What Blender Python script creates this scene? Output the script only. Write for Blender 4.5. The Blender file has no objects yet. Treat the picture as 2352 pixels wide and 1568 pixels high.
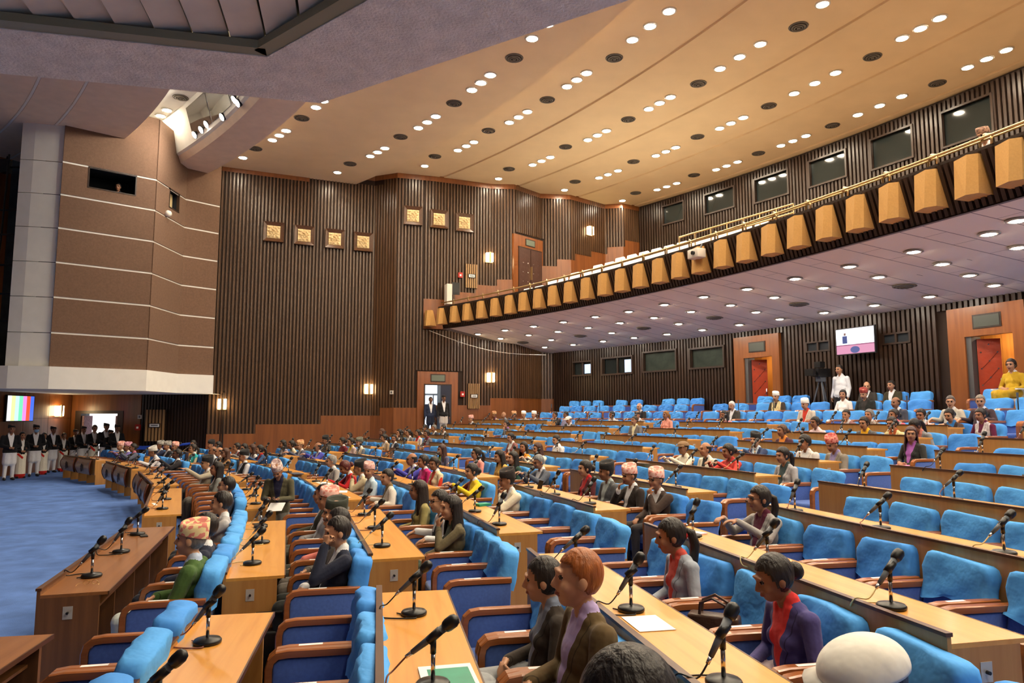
import bpy, math, random
import numpy as np
from mathutils import Vector, Matrix
random.seed(7); np.random.seed(7)
scene = bpy.context.scene
COL = scene.collection
PI = math.pi
# ------------------------------------------------------------------ camera
F = 1620.0; H = 2.18; HZ = 953.0; PT = math.atan((HZ-784)/F)
cam_data = bpy.data.cameras.new('camera')
cam = bpy.data.objects.new('camera', cam_data); COL.objects.link(cam)
cam_data.sensor_width = 36.0; cam_data.lens = F/2352*36.0
cam_data.clip_start = 0.05; cam_data.clip_end = 300
cam.location = (0, 0, H); cam.rotation_euler = (PI/2+PT, 0, 0)
cam_data.dof.use_dof = True; cam_data.dof.focus_distance = 7.5; cam_data.dof.aperture_fstop = 14.0
scene.camera = cam
# ------------------------------------------------------------------ world, exposure
world = bpy.data.worlds.new('world'); scene.world = world; world.use_nodes = True
world.node_tree.nodes['Background'].inputs[0].default_value = (0.9, 0.93, 1.0, 1)
world.node_tree.nodes['Background'].inputs[1].default_value = 0.05
vs = scene.view_settings
vs.view_transform = 'Standard'; vs.look = 'None'; vs.gamma = 1.0; vs.use_curve_mapping = False
vs.exposure = 1.12
scene.cycles.adaptive_threshold = .08
scene.cycles.max_bounces = 5; scene.cycles.diffuse_bounces = 4; scene.cycles.glossy_bounces = 2
scene.cycles.transmission_bounces = 3; scene.cycles.transparent_max_bounces = 4
scene.cycles.sample_clamp_indirect = 6.0
LAMP_MAIN = 120.0      # downlights of the hall ceiling
LAMP_UNDER = 90.0      # downlights under the balcony
# ------------------------------------------------------------------ the hall's common centre: rows, lamps, balcony are rings round it
CX, CY = -41.18, -4.19
RR = [38.73, 40.10, 41.33, 42.67, 44.10, 45.77, 47.34, 48.89, 50.27, 51.69, 53.14]
ZT = [.75, .777, .889, .96, 1.035, 1.125, 1.255, 1.413, 1.582, 1.755, 1.93]
FL = [0.0, 0.0]+[z-.87 for z in ZT[2:]] + [1.36, 1.63, 1.88]           # floor heights of the tiers
RT = RR + [54.5, 55.5, 56.5]
ZC = 13.0
def ring(th, r, z=0.0):
    a = math.radians(th); return Vector((CX+r*math.cos(a), CY+r*math.sin(a), z))
def pol(x, y): return math.hypot(x-CX, y-CY), math.degrees(math.atan2(y-CY, x-CX))
def ray(x, y):
    u = (x-1176)/F; v = (784-y)/F
    return Vector((u, math.cos(PT)-math.sin(PT)*v, math.sin(PT)+math.cos(PT)*v))
def atz(x, y, z):
    r = ray(x, y); return Vector((0, 0, H))+r*((z-H)/r.z)
def aty(x, y, Y):
    r = ray(x, y); return Vector((0, 0, H))+r*(Y/r.y)
def atr(x, y, R):
    d = ray(x, y); a = d.x**2+d.y**2; b = -2*(d.x*CX+d.y*CY); c = CX*CX+CY*CY-R*R
    D = math.sqrt(max(b*b-4*a*c, 0)); return Vector((0, 0, H))+d*((-b+D)/2/a)
def atseg(x, y, A, B):
    """pixel ray against the vertical plane through A and B"""
    d = ray(x, y); n = Vector((-(B[1]-A[1]), B[0]-A[0])); t = (n.x*A[0]+n.y*A[1])/(n.x*d.x+n.y*d.y)
    return Vector((0, 0, H))+d*t
def proj(p):
    d = p[2]-H; yc = p[1]*math.cos(PT)+d*math.sin(PT); zc = -p[1]*math.sin(PT)+d*math.cos(PT)
    return 1176+F*p[0]/yc, 784-F*zc/yc
# ------------------------------------------------------------------ materials
MATS = {}
def lin(c):
    return tuple(((v/255)/12.92 if v/255 <= .04045 else ((v/255+.055)/1.055)**2.4) for v in c)
def nodes(m):
    m.use_nodes = True; nt = m.node_tree; return nt, nt.nodes['Principled BSDF']
def mat(name, rgb, rough=.6, noise=None, spec=.4, metal=0, bump=None, coord='Object', var=.12, sheen=0, coat=0, stretch=(1, 1, 1)):
    """noise = scale of the colour mottling, bump = (scale, strength)"""
    if name in MATS: return MATS[name]
    m = bpy.data.materials.new(name); nt, b = nodes(m); N = nt.nodes; L = nt.links
    c = lin(rgb)
    b.inputs['Base Color'].default_value = (*c, 1); b.inputs['Roughness'].default_value = rough
    b.inputs['Metallic'].default_value = metal; b.inputs['Specular IOR Level'].default_value = spec
    if coat: b.inputs['Coat Weight'].default_value = coat; b.inputs['Coat Roughness'].default_value = .12
    if sheen: b.inputs['Sheen Weight'].default_value = sheen
    if noise or bump:
        tc = N.new('ShaderNodeTexCoord'); mp = N.new('ShaderNodeMapping'); mp.inputs['Scale'].default_value = stretch
        L.new(tc.outputs[coord], mp.inputs['Vector'])
    if noise:
        n = N.new('ShaderNodeTexNoise'); n.inputs['Scale'].default_value = noise; n.inputs['Detail'].default_value = 4
        r = N.new('ShaderNodeValToRGB')
        r.color_ramp.elements[0].position = .3; r.color_ramp.elements[1].position = .7
        r.color_ramp.elements[0].color = (*[v*(1-var) for v in c], 1); r.color_ramp.elements[1].color = (*[min(1, v*(1+var)) for v in c], 1)
        L.new(mp.outputs['Vector'], n.inputs['Vector']); L.new(n.outputs['Fac'], r.inputs['Fac']); L.new(r.outputs['Color'], b.inputs['Base Color'])
    if bump:
        n2 = N.new('ShaderNodeTexNoise'); n2.inputs['Scale'].default_value = bump[0]; n2.inputs['Detail'].default_value = 3
        bp = N.new('ShaderNodeBump'); bp.inputs['Strength'].default_value = bump[1]; bp.inputs['Distance'].default_value = .02
        L.new(mp.outputs['Vector'], n2.inputs['Vector']); L.new(n2.outputs['Fac'], bp.inputs['Height']); L.new(bp.outputs['Normal'], b.inputs['Normal'])
    MATS[name] = m; return m
def wood(name, rgb, rgb2, scale=3, along='x', rough=.35, spec=.5, coat=.0):
    if name in MATS: return MATS[name]
    m = bpy.data.materials.new(name); nt, b = nodes(m); N = nt.nodes; L = nt.links
    tc = N.new('ShaderNodeTexCoord'); mp = N.new('ShaderNodeMapping')
    s = {'x': (.35, 6, 6), 'y': (6, .35, 6), 'z': (6, 6, .35)}[along]; mp.inputs['Scale'].default_value = s
    n = N.new('ShaderNodeTexNoise'); n.inputs['Scale'].default_value = scale; n.inputs['Detail'].default_value = 6; n.inputs['Distortion'].default_value = .6
    r = N.new('ShaderNodeValToRGB'); r.color_ramp.elements[0].position = .3; r.color_ramp.elements[1].position = .72
    r.color_ramp.elements[0].color = (*lin(rgb), 1); r.color_ramp.elements[1].color = (*lin(rgb2), 1)
    L.new(tc.outputs['Object'], mp.inputs['Vector']); L.new(mp.outputs['Vector'], n.inputs['Vector']); L.new(n.outputs['Fac'], r.inputs['Fac'])
    L.new(r.outputs['Color'], b.inputs['Base Color']); b.inputs['Roughness'].default_value = rough; b.inputs['Specular IOR Level'].default_value = spec
    if coat: b.inputs['Coat Weight'].default_value = coat; b.inputs['Coat Roughness'].default_value = .15
    MATS[name] = m; return m
def emit(name, rgb, strength, base=None):
    if name in MATS: return MATS[name]
    m = bpy.data.materials.new(name); nt, b = nodes(m)
    b.inputs['Base Color'].default_value = (*lin(base or rgb), 1); b.inputs['Emission Color'].default_value = (*lin(rgb), 1)
    b.inputs['Emission Strength'].default_value = strength; b.inputs['Roughness'].default_value = .3
    MATS[name] = m; return m
# ------------------------------------------------------------------ mesh helpers
class MB:
    def __init__(s): s.v = []; s.f = []; s.mi = []; s.sm = False
    def add(s, vs, fs, mi=0):
        o = len(s.v); s.v += [tuple(q) for q in vs]; s.f += [tuple(i+o for i in f) for f in fs]; s.mi += [mi]*len(fs); return s
    def quad(s, a, b, c, d, mi=0): return s.add([a, b, c, d], [(0, 1, 2, 3)], mi)
    def box(s, x0, x1, y0, y1, z0, z1, mi=0):
        return s.add([(x0, y0, z0), (x1, y0, z0), (x1, y1, z0), (x0, y1, z0), (x0, y0, z1), (x1, y0, z1), (x1, y1, z1), (x0, y1, z1)],
                     [(0, 3, 2, 1), (4, 5, 6, 7), (0, 1, 5, 4), (1, 2, 6, 5), (2, 3, 7, 6), (3, 0, 4, 7)], mi)
    def prism(s, poly, axis, a, b, mi=0):
        """polygon of 2D points extruded along an axis ('x','y','z') from a to b"""
        def P(q, t):
            return {'x': (t, q[0], q[1]), 'y': (q[0], t, q[1]), 'z': (q[0], q[1], t)}[axis]
        n = len(poly); vs = [P(q, a) for q in poly]+[P(q, b) for q in poly]
        fs = [tuple(range(n))[::-1], tuple(range(n, 2*n))]+[(i, (i+1) % n, n+(i+1) % n, n+i) for i in range(n)]
        return s.add(vs, fs, mi)
    def tube(s, pts, r, n=8, mi=0, caps=True):
        pts = [Vector(p) for p in pts]; rs = r if isinstance(r, (list, tuple)) else [r]*len(pts)
        vs = []; up = Vector((0, 0, 1)); prev = None
        for i, p in enumerate(pts):
            t = (pts[min(i+1, len(pts)-1)]-pts[max(i-1, 0)])
            t = t.normalized() if t.length > 1e-9 else Vector((0, 0, 1))
            if prev is None:
                a = t.cross(up)
                if a.length < 1e-3: a = t.cross(Vector((1, 0, 0)))
            else:
                a = prev-t*prev.dot(t)
                if a.length < 1e-4: a = t.cross(Vector((1, 0, 0)))
            a.normalize(); prev = a; b = t.cross(a)
            for k in range(n):
                w = 2*PI*k/n; vs.append(p+(a*math.cos(w)+b*math.sin(w))*rs[i])
        m = len(pts); fs = [(i*n+k, i*n+(k+1) % n, (i+1)*n+(k+1) % n, (i+1)*n+k) for i in range(m-1) for k in range(n)]
        if caps: fs += [tuple(range(n))[::-1], tuple((m-1)*n+k for k in range(n))]
        return s.add(vs, fs, mi)
    def lathe(s, prof, n=16, c=(0, 0, 0), mi=0):
        vs = []; 
        for r, z in prof:
            for k in range(n): w = 2*PI*k/n; vs.append((c[0]+r*math.cos(w), c[1]+r*math.sin(w), c[2]+z))
        m = len(prof); fs = [(i*n+k, i*n+(k+1) % n, (i+1)*n+(k+1) % n, (i+1)*n+k) for i in range(m-1) for k in range(n)]
        fs += [tuple(range(n))[::-1], tuple((m-1)*n+k for k in range(n))]
        return s.add(vs, fs, mi)
    def sweep(s, prof, ths, mi=0, close=False):
        """profile of (R, z) swept round the hall's centre"""
        n = len(prof); vs = []
        for t in ths:
            for r, z in prof: vs.append(ring(t, r, z))
        fs = [(i*n+k, (i+1)*n+k, (i+1)*n+(k+1) % n, i*n+(k+1) % n) for i in range(len(ths)-1) for k in range(n if close else n-1)]
        if close: fs += [tuple(range(n)), tuple((len(ths)-1)*n+k for k in range(n))[::-1]]
        return s.add(vs, fs, mi)
    def mesh(s, name, mats, smooth=False):
        me = bpy.data.meshes.new(name); me.from_pydata(s.v, [], s.f)
        for m in (mats if isinstance(mats, (list, tuple)) else [mats]): me.materials.append(m)
        if len(set(s.mi)) > 1: me.polygons.foreach_set('material_index', s.mi)
        if smooth: me.polygons.foreach_set('use_smooth', [True]*len(me.polygons))
        me.update(); return me
    def obj(s, name, mats, parent=None, smooth=False): return ob(name, s.mesh(name, mats, smooth), parent)
def ob(name, data, parent=None, M=None):
    o = bpy.data.objects.new(name, data); COL.objects.link(o)
    if parent: o.parent = parent
    if M is not None: o.matrix_basis = M
    return o
def tag(o, label=None, cat=None, group=None, kind=None):
    if label: o['label'] = label
    if cat: o['category'] = cat
    if group: o['group'] = group
    if kind: o['kind'] = kind
    return o
def struct(o): o['kind'] = 'structure'; return o
def empty(name, M): return ob(name, None, None, M)
def bevel(me, w=.01, seg=2):
    import bmesh
    bm = bmesh.new(); bm.from_mesh(me); bmesh.ops.bevel(bm, geom=list(bm.edges), offset=w, segments=seg, profile=.6, affect='EDGES'); bm.to_mesh(me); bm.free()
    me.polygons.foreach_set('use_smooth', [True]*len(me.polygons)); return me
def seatM(th, r, z):
    """local +Y faces the hall's centre, local +X runs away from the camera along the row"""
    return Matrix.Translation(ring(th, r, z)) @ Matrix.Rotation(math.radians(th)+PI/2, 4, 'Z')
def faceM(p, n):
    """local -Y looks along n (towards the room), local X to the right seen from the front, origin p"""
    n = Vector((n[0], n[1], 0)).normalized(); m = Matrix.Identity(4)
    m.col[0][:3] = (-n.y, n.x, 0); m.col[1][:3] = (-n.x, -n.y, 0); m.col[3][:3] = Vector(p)[:]; return m
ORD = ['first', 'second', 'third', 'fourth', 'fifth', 'sixth', 'seventh', 'eighth', 'ninth', 'tenth', 'eleventh', 'twelfth', 'thirteenth', 'fourteenth', 'fifteenth', 'sixteenth', 'seventeenth', 'eighteenth', 'nineteenth', 'twentieth'] + ['%dth' % i for i in range(21, 90)]
# palette
M_TOP = wood('oak desk top', (222, 160, 76), (206, 140, 58), 2.5, 'x', .32, .4, .15)
M_TOPD = wood('walnut desk top', (160, 106, 60), (138, 86, 44), 2.5, 'x', .3, .5, .3)
M_PANEL = wood('oak desk panel', (188, 134, 70), (172, 116, 56), 3, 'z', .42)
M_PANELD = wood('dark desk panel', (126, 82, 46), (104, 66, 36), 3, 'z', .4)
M_LIP = mat('dark wood edging', (84, 52, 32), .35, 8)
M_ARM = wood('armrest wood', (172, 104, 56), (138, 78, 38), 4, 'y', .28, .5, .4)
M_WAIN = wood('wainscot veneer', (136, 80, 38), (110, 60, 27), 1.2, 'z', .35, .5, .2)
M_SLAT = wood('brown slat', (92, 66, 45), (68, 47, 32), 2, 'z', .32, .5)
M_SLATD = wood('dark slat', (58, 40, 29), (40, 27, 20), 2, 'z', .36, .5)
M_GAP = mat('slat backing', (44, 29, 20), .8)
M_CEIL = mat('ceiling plaster cream', (236, 210, 168), .9, 1.2, var=.03, bump=(60, .05))
M_SOFF = mat('balcony soffit tile', (226, 214, 196), .9, 1.0, var=.02)
M_JOINT = mat('soffit joint', (120, 112, 106), .9)
M_PLAST = mat('brown rough plaster', (112, 86, 69), .95, 14, var=.1, bump=(90, .5))
M_WHITE = mat('white painted plaster', (226, 224, 218), .85, 3, var=.03)
M_CARPET = mat('blue carpet', (98, 132, 200), .95, 2.2, var=.22, spec=.1, bump=(120, .4), stretch=(1, 1, 1))
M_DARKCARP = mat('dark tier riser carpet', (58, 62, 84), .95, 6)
M_BLACK = mat('black plastic', (22, 22, 24), .35)
M_DGREY = mat('dark grey plastic', (84, 90, 98), .42)
M_CHROME = mat('chrome', (200, 200, 204), .18, metal=1)
M_BRASS = mat('brass', (214, 186, 136), .35, metal=1)
M_LAMP = emit('downlight lens', (255, 238, 208), LAMP_MAIN)
M_LAMPU = emit('balcony downlight lens', (255, 240, 218), LAMP_UNDER)
M_TRIM = mat('lamp trim white', (214, 206, 196), .4)
M_VENT = mat('vent grey metal', (96, 88, 78), .5)
M_VENTD = mat('vent dark core', (40, 36, 32), .7)
M_GLASS = mat('dark window glass', (34, 40, 40), .08, spec=.6)
M_DOORF = wood('door veneer', (146, 86, 40), (122, 68, 30), 1.5, 'z', .33, .5, .2)
M_PAPER = mat('white paper', (240, 240, 240), .8)
# ================================================================== SETTING
def arc(a, b, step=.5):
    n = max(2, int(abs(b-a)/step)+1); return [a+(b-a)*i/(n-1) for i in range(n)]
# floor and tiers -----------------------------------------------------------
mb = MB(); mb.quad((-45, -20, 0), (30, -20, 0), (30, 50, 0), (-45, 50, 0)); struct(mb.obj('floor', M_CARPET))
for n in range(1, 14):
    r0 = RT[n]-.02; r1 = (RT[n+1]-.02) if n+1 < 14 else 60.5
    z = FL[n]; ths = arc(-6, 56, 1.0); mb = MB()
    mb.sweep([(r0, z-.35 if z > .4 else -.01), (r0, z), (r1, z)], ths, 0)
    o = mb.obj('floor_tier', [M_CARPET if n < 2 else M_CARPET]); struct(o)
# far side wall: plan points, seen nearly face on ------------------------------
FAR = [(-12.3, 28.6), (-10.5, 29.4), (-8.9, 30.1), (-6.25, 31.25), (-5.15, 30.8), (-3.5, 31.3), (-.96, 32.35), (.1, 32.4), (1.4, 33.8), (2.9, 34.0), (4.8, 35.6), (5.7, 35.4), (6.8, 36.1)]
def path_pts(pts, pitch):
    out = []; s = pitch/2; tot = 0
    for (x0, y0), (x1, y1) in zip(pts[:-1], pts[1:]):
        L = math.hypot(x1-x0, y1-y0)
        while s < tot+L:
            t = (s-tot)/L; out.append((x0+(x1-x0)*t, y0+(y1-y0)*t, (x1-x0)/L, (y1-y0)/L, s)); s += pitch
        tot += L
    return out
def slats(mb, pts, zlo, zhi, pitch=.15, w=.085, d=.06, mi=0, holes=()):
    for x, y, tx, ty, s in path_pts(pts, pitch):
        nx, ny = -ty, tx
        if nx*x+ny*y > 0: nx, ny = -nx, -ny
        segs = [(zlo(x, y), zhi(x, y))]
        for hx0, hx1, h0, h1 in holes:
            if hx0 < x < hx1:
                ns = []
                for a, b in segs:
                    if h1 <= a or h0 >= b: ns.append((a, b)); continue
                    if h0 > a: ns.append((a, h0))
                    if h1 < b: ns.append((h1, b))
                segs = ns
        for a, b in segs:
            if b-a < .05: continue
            A = (x-tx*w/2, y-ty*w/2); B = (x+tx*w/2, y+ty*w/2); A2 = (A[0]+tx*.015+nx*d, A[1]+ty*.015+ny*d); B2 = (B[0]-tx*.015+nx*d, B[1]-ty*.015+ny*d)
            v = [(*A, a), (*A2, a), (*B2, a), (*B, a), (*A, b), (*A2, b), (*B2, b), (*B, b)]
            mb.add(v, [(0, 1, 5, 4), (1, 2, 6, 5), (2, 3, 7, 6), (0, 3, 2, 1), (4, 5, 6, 7)], mi)
def wallpoly(mb, pts, z0, z1, mi=0):
    for (x0, y0), (x1, y1) in zip(pts[:-1], pts[1:]): mb.quad((x0, y0, z0), (x1, y1, z0), (x1, y1, z1), (x0, y0, z1), mi)
WST = [(-99, -10.6, 1.42), (-10.6, -8.2, 1.80), (-8.2, -5.8, 2.16), (-5.8, -3.9, 2.5), (-3.9, -1.0, 2.62), (-1.0, 9, 2.95)]   # stepped top of the lower veneer
def wz(x): return [z for a, b, z in WST if a <= x < b][0]
BALX = -3.95
def far_lo(x, y): return wz(x)
def far_hi(x, y): return 12.56 if x < -5.8 else (13.0 if x < BALX else 5.95)
farlow = FAR[:9]+[(2.0, 33.9)]
mb = MB(); wallpoly(mb, FAR, -.1, 13.2); wall_far = struct(mb.obj('wall_far', M_GAP))
DOOR_FAR = (-3.95, -2.55)      # opening of the side door
mb = MB(); slats(mb, farlow, far_lo, far_hi, .145, .1, .055, 0, holes=[(DOOR_FAR[0]-.35, DOOR_FAR[1]+.35, 1.0, 4.15)])
o = mb.obj('slats', M_SLAT, wall_far); o['kind'] = 'stuff'
# the wall over the balcony, down to the stepped veneer of the gallery tiers
UPST = [(-3.95, -2.6, 7.35), (-2.6, -1.7, 7.75), (-1.7, -.7, 8.15), (-.7, .3, 8.45), (.3, 1.3, 8.9), (1.3, 2.2, 9.4), (2.2, 3.1, 9.75), (3.1, 4.0, 10.1), (4.0, 4.9, 10.4), (4.9, 5.8, 10.75), (5.8, 9, 11.1)]
def upz(x):
    for a, b, z in UPST:
        if a <= x < b: return z
    return 7.0
up = [(x, y) for x, y in FAR if x > -3.6]; up = [(-3.95, 31.16)]+up
DOOR_UP = (.42, 1.28)
mb = MB(); slats(mb, up, lambda x, y: upz(x), lambda x, y: 13.0, .145, .1, .055, 0, holes=[(DOOR_UP[0]-.25, DOOR_UP[1]+.3, 7, 10.75)])
o = mb.obj('slats', M_SLAT, wall_far); o['kind'] = 'stuff'
def off(p, d):
    x, y = p; L = math.hypot(x, y); return (x-x/L*d, y-y/L*d)
def veneer(name, pts, zf, parent, d=.05, z0=-.1):
    for a, b, z in zf:
        seg = []
        for (x0, y0), (x1, y1) in zip(pts[:-1], pts[1:]):
            lo, hi = max(x0, a), min(x1, b)
            if hi-lo > .02:
                f = lambda x: y0+(y1-y0)*(x-x0)/(x1-x0)
                if not seg: seg.append((lo, f(lo)))
                seg.append((hi, f(hi)))
        if len(seg) < 2: continue
        m = MB()
        for p, q in zip(seg[:-1], seg[1:]):
            P, Q = off(p, d), off(q, d)
            m.quad((*P, z0), (*Q, z0), (*Q, z), (*P, z)); m.quad((*P, z), (*Q, z), (*q, z), (*p, z))
        m.obj(name, M_WAIN, parent)
veneer('wainscot_panel', farlow, WST, wall_far)
veneer('gallery_wainscot_panel', up, UPST, wall_far, .05, 6.0)
# top trim under the ceiling
mb = MB()
for (x0, y0), (x1, y1) in zip(FAR[:-1], FAR[1:]):
    z = 12.5 if x1 < -6.5 else 12.93
    P, Q = off((x0, y0), .08), off((x1, y1), .08); mb.quad((*P, z-.16), (*Q, z-.16), (*Q, z+.1), (*P, z+.1))
o = mb.obj('trim_1', M_WAIN); struct(o)
# back wall under the balcony ------------------------------------------------
RB = 57.5; RU = 62.4
def back_lo_z(th): return 5.14
slat_me = MB().box(-.045, .045, -.07, 0, 0, 1).mesh('slat', M_SLATD)
def ring_slats(parent, R, t0, t1, pitch, z0, z1, holes, me, near_th=None):
    step = math.degrees(pitch/R); t = t0; far = MB()
    while t < t1:
        segs = [(z0(t), z1(t))]
        for h0, h1, a0, a1 in holes:
            if h0 < t < h1:
                ns = []
                for a, b in segs:
                    if a1 <= a or a0 >= b: ns.append((a, b)); continue
                    if a0 > a: ns.append((a, a0))
                    if a1 < b: ns.append((a1, b))
                segs = ns
        for a, b in segs:
            if b-a < .04: continue
            M = Matrix.Translation(ring(t, R, a)) @ Matrix.Rotation(math.radians(t)+PI/2+PI, 4, 'Z') @ Matrix.Diagonal((1, 1, b-a, 1))
            if near_th is None or t < near_th:
                ob('slat', me, parent, M)
            else:
                vs = [M @ v.co for v in me.vertices]; far.add(vs, [tuple(p.vertices) for p in me.polygons])
        t += step
    if far.v: o = far.obj('slats', me.materials[0], parent); o['kind'] = 'stuff'
def pxth(x, y, R): p = atr(x, y, R); return pol(p.x, p.y)[1], p.z
BWIN = [(1320, 1361, 832, 860), (1388, 1454, 822, 857), (1482, 1555, 808, 850), (1590, 1665, 800, 842)]
BGRL = [(1855, 1911, 783, 808), (2030, 2096, 763, 790)]
bdoor = []
def ring_rect(x0, x1, y0, y1, R):
    """pixel box on the cylinder R -> (th_lo, th_hi, z0, z1)"""
    tl, zl = pxth(x0, (y0+y1)/2, R); tr, zr = pxth(x1, (y0+y1)/2, R)
    _, za = pxth((x0+x1)/2, y0, R); _, zb = pxth((x0+x1)/2, y1, R)
    return tr, tl, zb, za
BW = [ring_rect(*q, RB) for q in BWIN]; BG = [ring_rect(*q, RB) for q in BGRL]
D1 = ring_rect(1714, 1779, 820, 920, RB); D2 = ring_rect(2226, 2338, 768, 930, RB)
D1 = (D1[0], D1[1], 1.9, D1[3]); D2 = (D2[0], D2[1], 1.9, D2[3])
mb = MB()
for t0, t1, z0, z1 in [(-6, D2[0], 1, 5.6), (D2[1], D1[0], 1, 5.6), (D1[1], 41.6, 1, 5.6), (D1[0], D1[1], D1[3], 5.6), (D2[0], D2[1], D2[3], 5.6), (D1[0], D1[1], 1, 1.9), (D2[0], D2[1], 1, 1.9)]:
    mb.sweep([(RB+.05, z0), (RB+.05, z1)], arc(t0, t1, .5))
wall_back = struct(mb.obj('wall_back', M_GAP))
bh = BW+BG+[(D1[0]-.55, D1[1]+.5, 1.5, 4.95), (D2[0]-.5, D2[1]+.75, 1.5, 4.95)]
ring_slats(wall_back, RB, 14, 41.3, .15, lambda t: 1.85, lambda t: 5.16, bh, slat_me, 27)
for q, (t0, t1) in enumerate([(14, D2[0]-.5), (D2[1]+.75, D1[0]-.55), (D1[1]+.5, 41.3)]):
    mb = MB(); mb.sweep([(RB-.04, 1.85), (RB-.04, 2.15)], arc(t0, t1, .5)); mb.obj('baseboard', M_WAIN, wall_back)
# upper back wall --------------------------------------------------------------
mb = MB(); mb.sweep([(RU+.05, 5.8), (RU+.05, 13.2)], arc(-6, 40.2, .5)); wall_up = struct(mb.obj('wall_back_upper', M_GAP))
UWIN = [(1525, 1572, 470, 510), (1622, 1688, 440, 483), (1737, 1812, 403, 455), (1863, 1945, 360, 417), (2005, 2098, 307, 375), (2168, 2282, 240, 320)]
UW = [ring_rect(*q, RU) for q in UWIN]
ring_slats(wall_up, RU, 18, 39.9, .16, lambda t: 8.9, lambda t: 12.9, UW, slat_me, 0)
mb = MB(); mb.sweep([(RU-.02, 7.9), (RU-.02, 9.0)], arc(14, 40, .5)); mb.obj('wainscot_panel', M_WAIN, wall_up)
def ring_window(name, rect, R, n, pane=M_GLASS, bars=0):
    t0, t1, z0, z1 = rect; tm = (t0+t1)/2; w = math.radians(t1-t0)*R; M = Matrix.Translation(ring(tm, R, z0)) @ Matrix.Rotation(math.radians(tm)+PI/2+PI, 4, 'Z')
    # local -Y faces the hall
    h = z1-z0; e = struct(empty('window_%d' % n, M))
    m = MB(); m.box(-w/2-.07, w/2+.07, -.13, .0, -.07, 0); m.box(-w/2-.07, w/2+.07, -.13, .0, h, h+.07); m.box(-w/2-.07, -w/2, -.13, 0, 0, h); m.box(w/2, w/2+.07, -.13, 0, 0, h)
    for b in range(bars): x = -w/2+w*(b+1)/(bars+1); m.box(x-.03, x+.03, -.08, 0, 0, h)
    m.obj('window_frame', M_SLATD, e)
    for b in range(bars+1):
        a = -w/2+w*b/(bars+1); c = -w/2+w*(b+1)/(bars+1)
        m = MB(); m.box(a, c, .02, .04, 0, h); m.obj('pane', pane, e)
    return e
M_GLASSD = mat('dim booth glass', (58, 66, 60), .12, 2, var=.3)
for i, r in enumerate(BW): ring_window('w', r, RB, i+1, M_GLASSD if i > 1 else M_GLASS, 1 if i < 2 else 0)
for i, r in enumerate(UW): ring_window('w', r, RU, i+5, M_GLASS)
M_SKYGL = emit('daylit pane', (170, 205, 245), .5)
for i, (a, b, c, d) in enumerate([(1342, 1358, 836, 857), (1434, 1453, 825, 854)]):     # bright strips seen through the booth windows
    t0, t1, z0, z1 = ring_rect(a, b, c, d, RB-.02); m = MB(); m.sweep([(RB-.0, z0), (RB-.0, z1)], [t0, t1]); m.obj('daylight_strip', M_SKYGL, wall_back)
# ceiling ----------------------------------------------------------------------
prof = [(63.6, 13.0)]
for r in (61.6, 58.35, 55.0, 51.6):
    prof += [(r+.5, 13.0), (r+.48, 13.06), (r+.3, 13.06), (r+.28, 13.0)]
prof += [(49.0, 13.0), (48.95, 12.52), (46.0, 12.52), (41.9, 12.52)]
mb = MB(); mb.sweep(prof, arc(-8, 50, .75)); ceil = struct(mb.obj('ceiling', M_CEIL))
M_CEIL2 = mat('stage ceiling brown plaster', (228, 206, 184), .9, 3, var=.05)
# lighting slot, dropped beam and stage ceiling -----------------------------------
mb = MB(); mb.sweep([(43.0, 12.55), (43.0, 11.9), (41.75, 11.9), (41.6, 12.1)], arc(14, 49.2, .5)); beam = struct(mb.obj('ceiling_beam', M_CEIL2))
m = MB(); a = [ring(49.2, r, z) for r, z in [(43.0, 12.55), (43.0, 11.9), (41.75, 11.9), (41.6, 12.1), (41.6, 12.55)]]; m.add(a, [(0, 1, 2, 3, 4)]); m.obj('beam_end', M_CEIL2, beam)
mb = MB(); mb.sweep([(41.6, 12.1), (41.5, 12.15), (41.1, 13.5), (39.4, 13.5), (39.4, 11.95)], arc(14, 49.5, .5)); slot = struct(mb.obj('ceiling_slot', M_WHITE))
m = MB(); m.add([ring(48.8, r, z) for r, z in [(41.7, 11.9), (41.1, 13.5), (39.4, 13.5), (39.4, 11.9)]], [(0, 1, 2, 3)]); m.obj('slot_end', M_WHITE, slot)
mb = MB(); mb.sweep([(39.42, 12.3), (39.42, 11.9), (37.45, 11.9), (37.43, 11.95), (37.38, 11.95), (37.36, 11.9), (36.35, 11.9), (36.33, 11.95), (36.28, 11.95), (36.26, 11.9), (33.0, 11.6), (26.0, 11.4)], arc(10, 54, .5)); struct(mb.obj('ceiling_stage', M_CEIL2))
m = MB(); m.sweep([(37.44, 11.895), (37.37, 11.895)], arc(10, 54, .5)); m.sweep([(36.34, 11.895), (36.27, 11.895)], arc(10, 54, .5)); m.obj('ceiling_joint', M_WHITE, bpy.data.objects['ceiling_stage'])
for k in range(8):                                            # glazed hatches of the lighting gallery on the slot's inner slope
    t0 = 44.6-k*2.6; t1 = t0-2.5; m = MB()
    q = [ring(t0, 41.44, 12.28), ring(t1, 41.44, 12.28), ring(t1, 41.13, 13.3), ring(t0, 41.13, 13.3)]
    m.add(q, [(0, 1, 2, 3)]); m.obj('hatch_pane', mat('gallery glass', (60, 50, 46), .05, spec=.8), slot)
M_SPOT = emit('stage spotlight lens', (255, 244, 225), 260)
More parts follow.
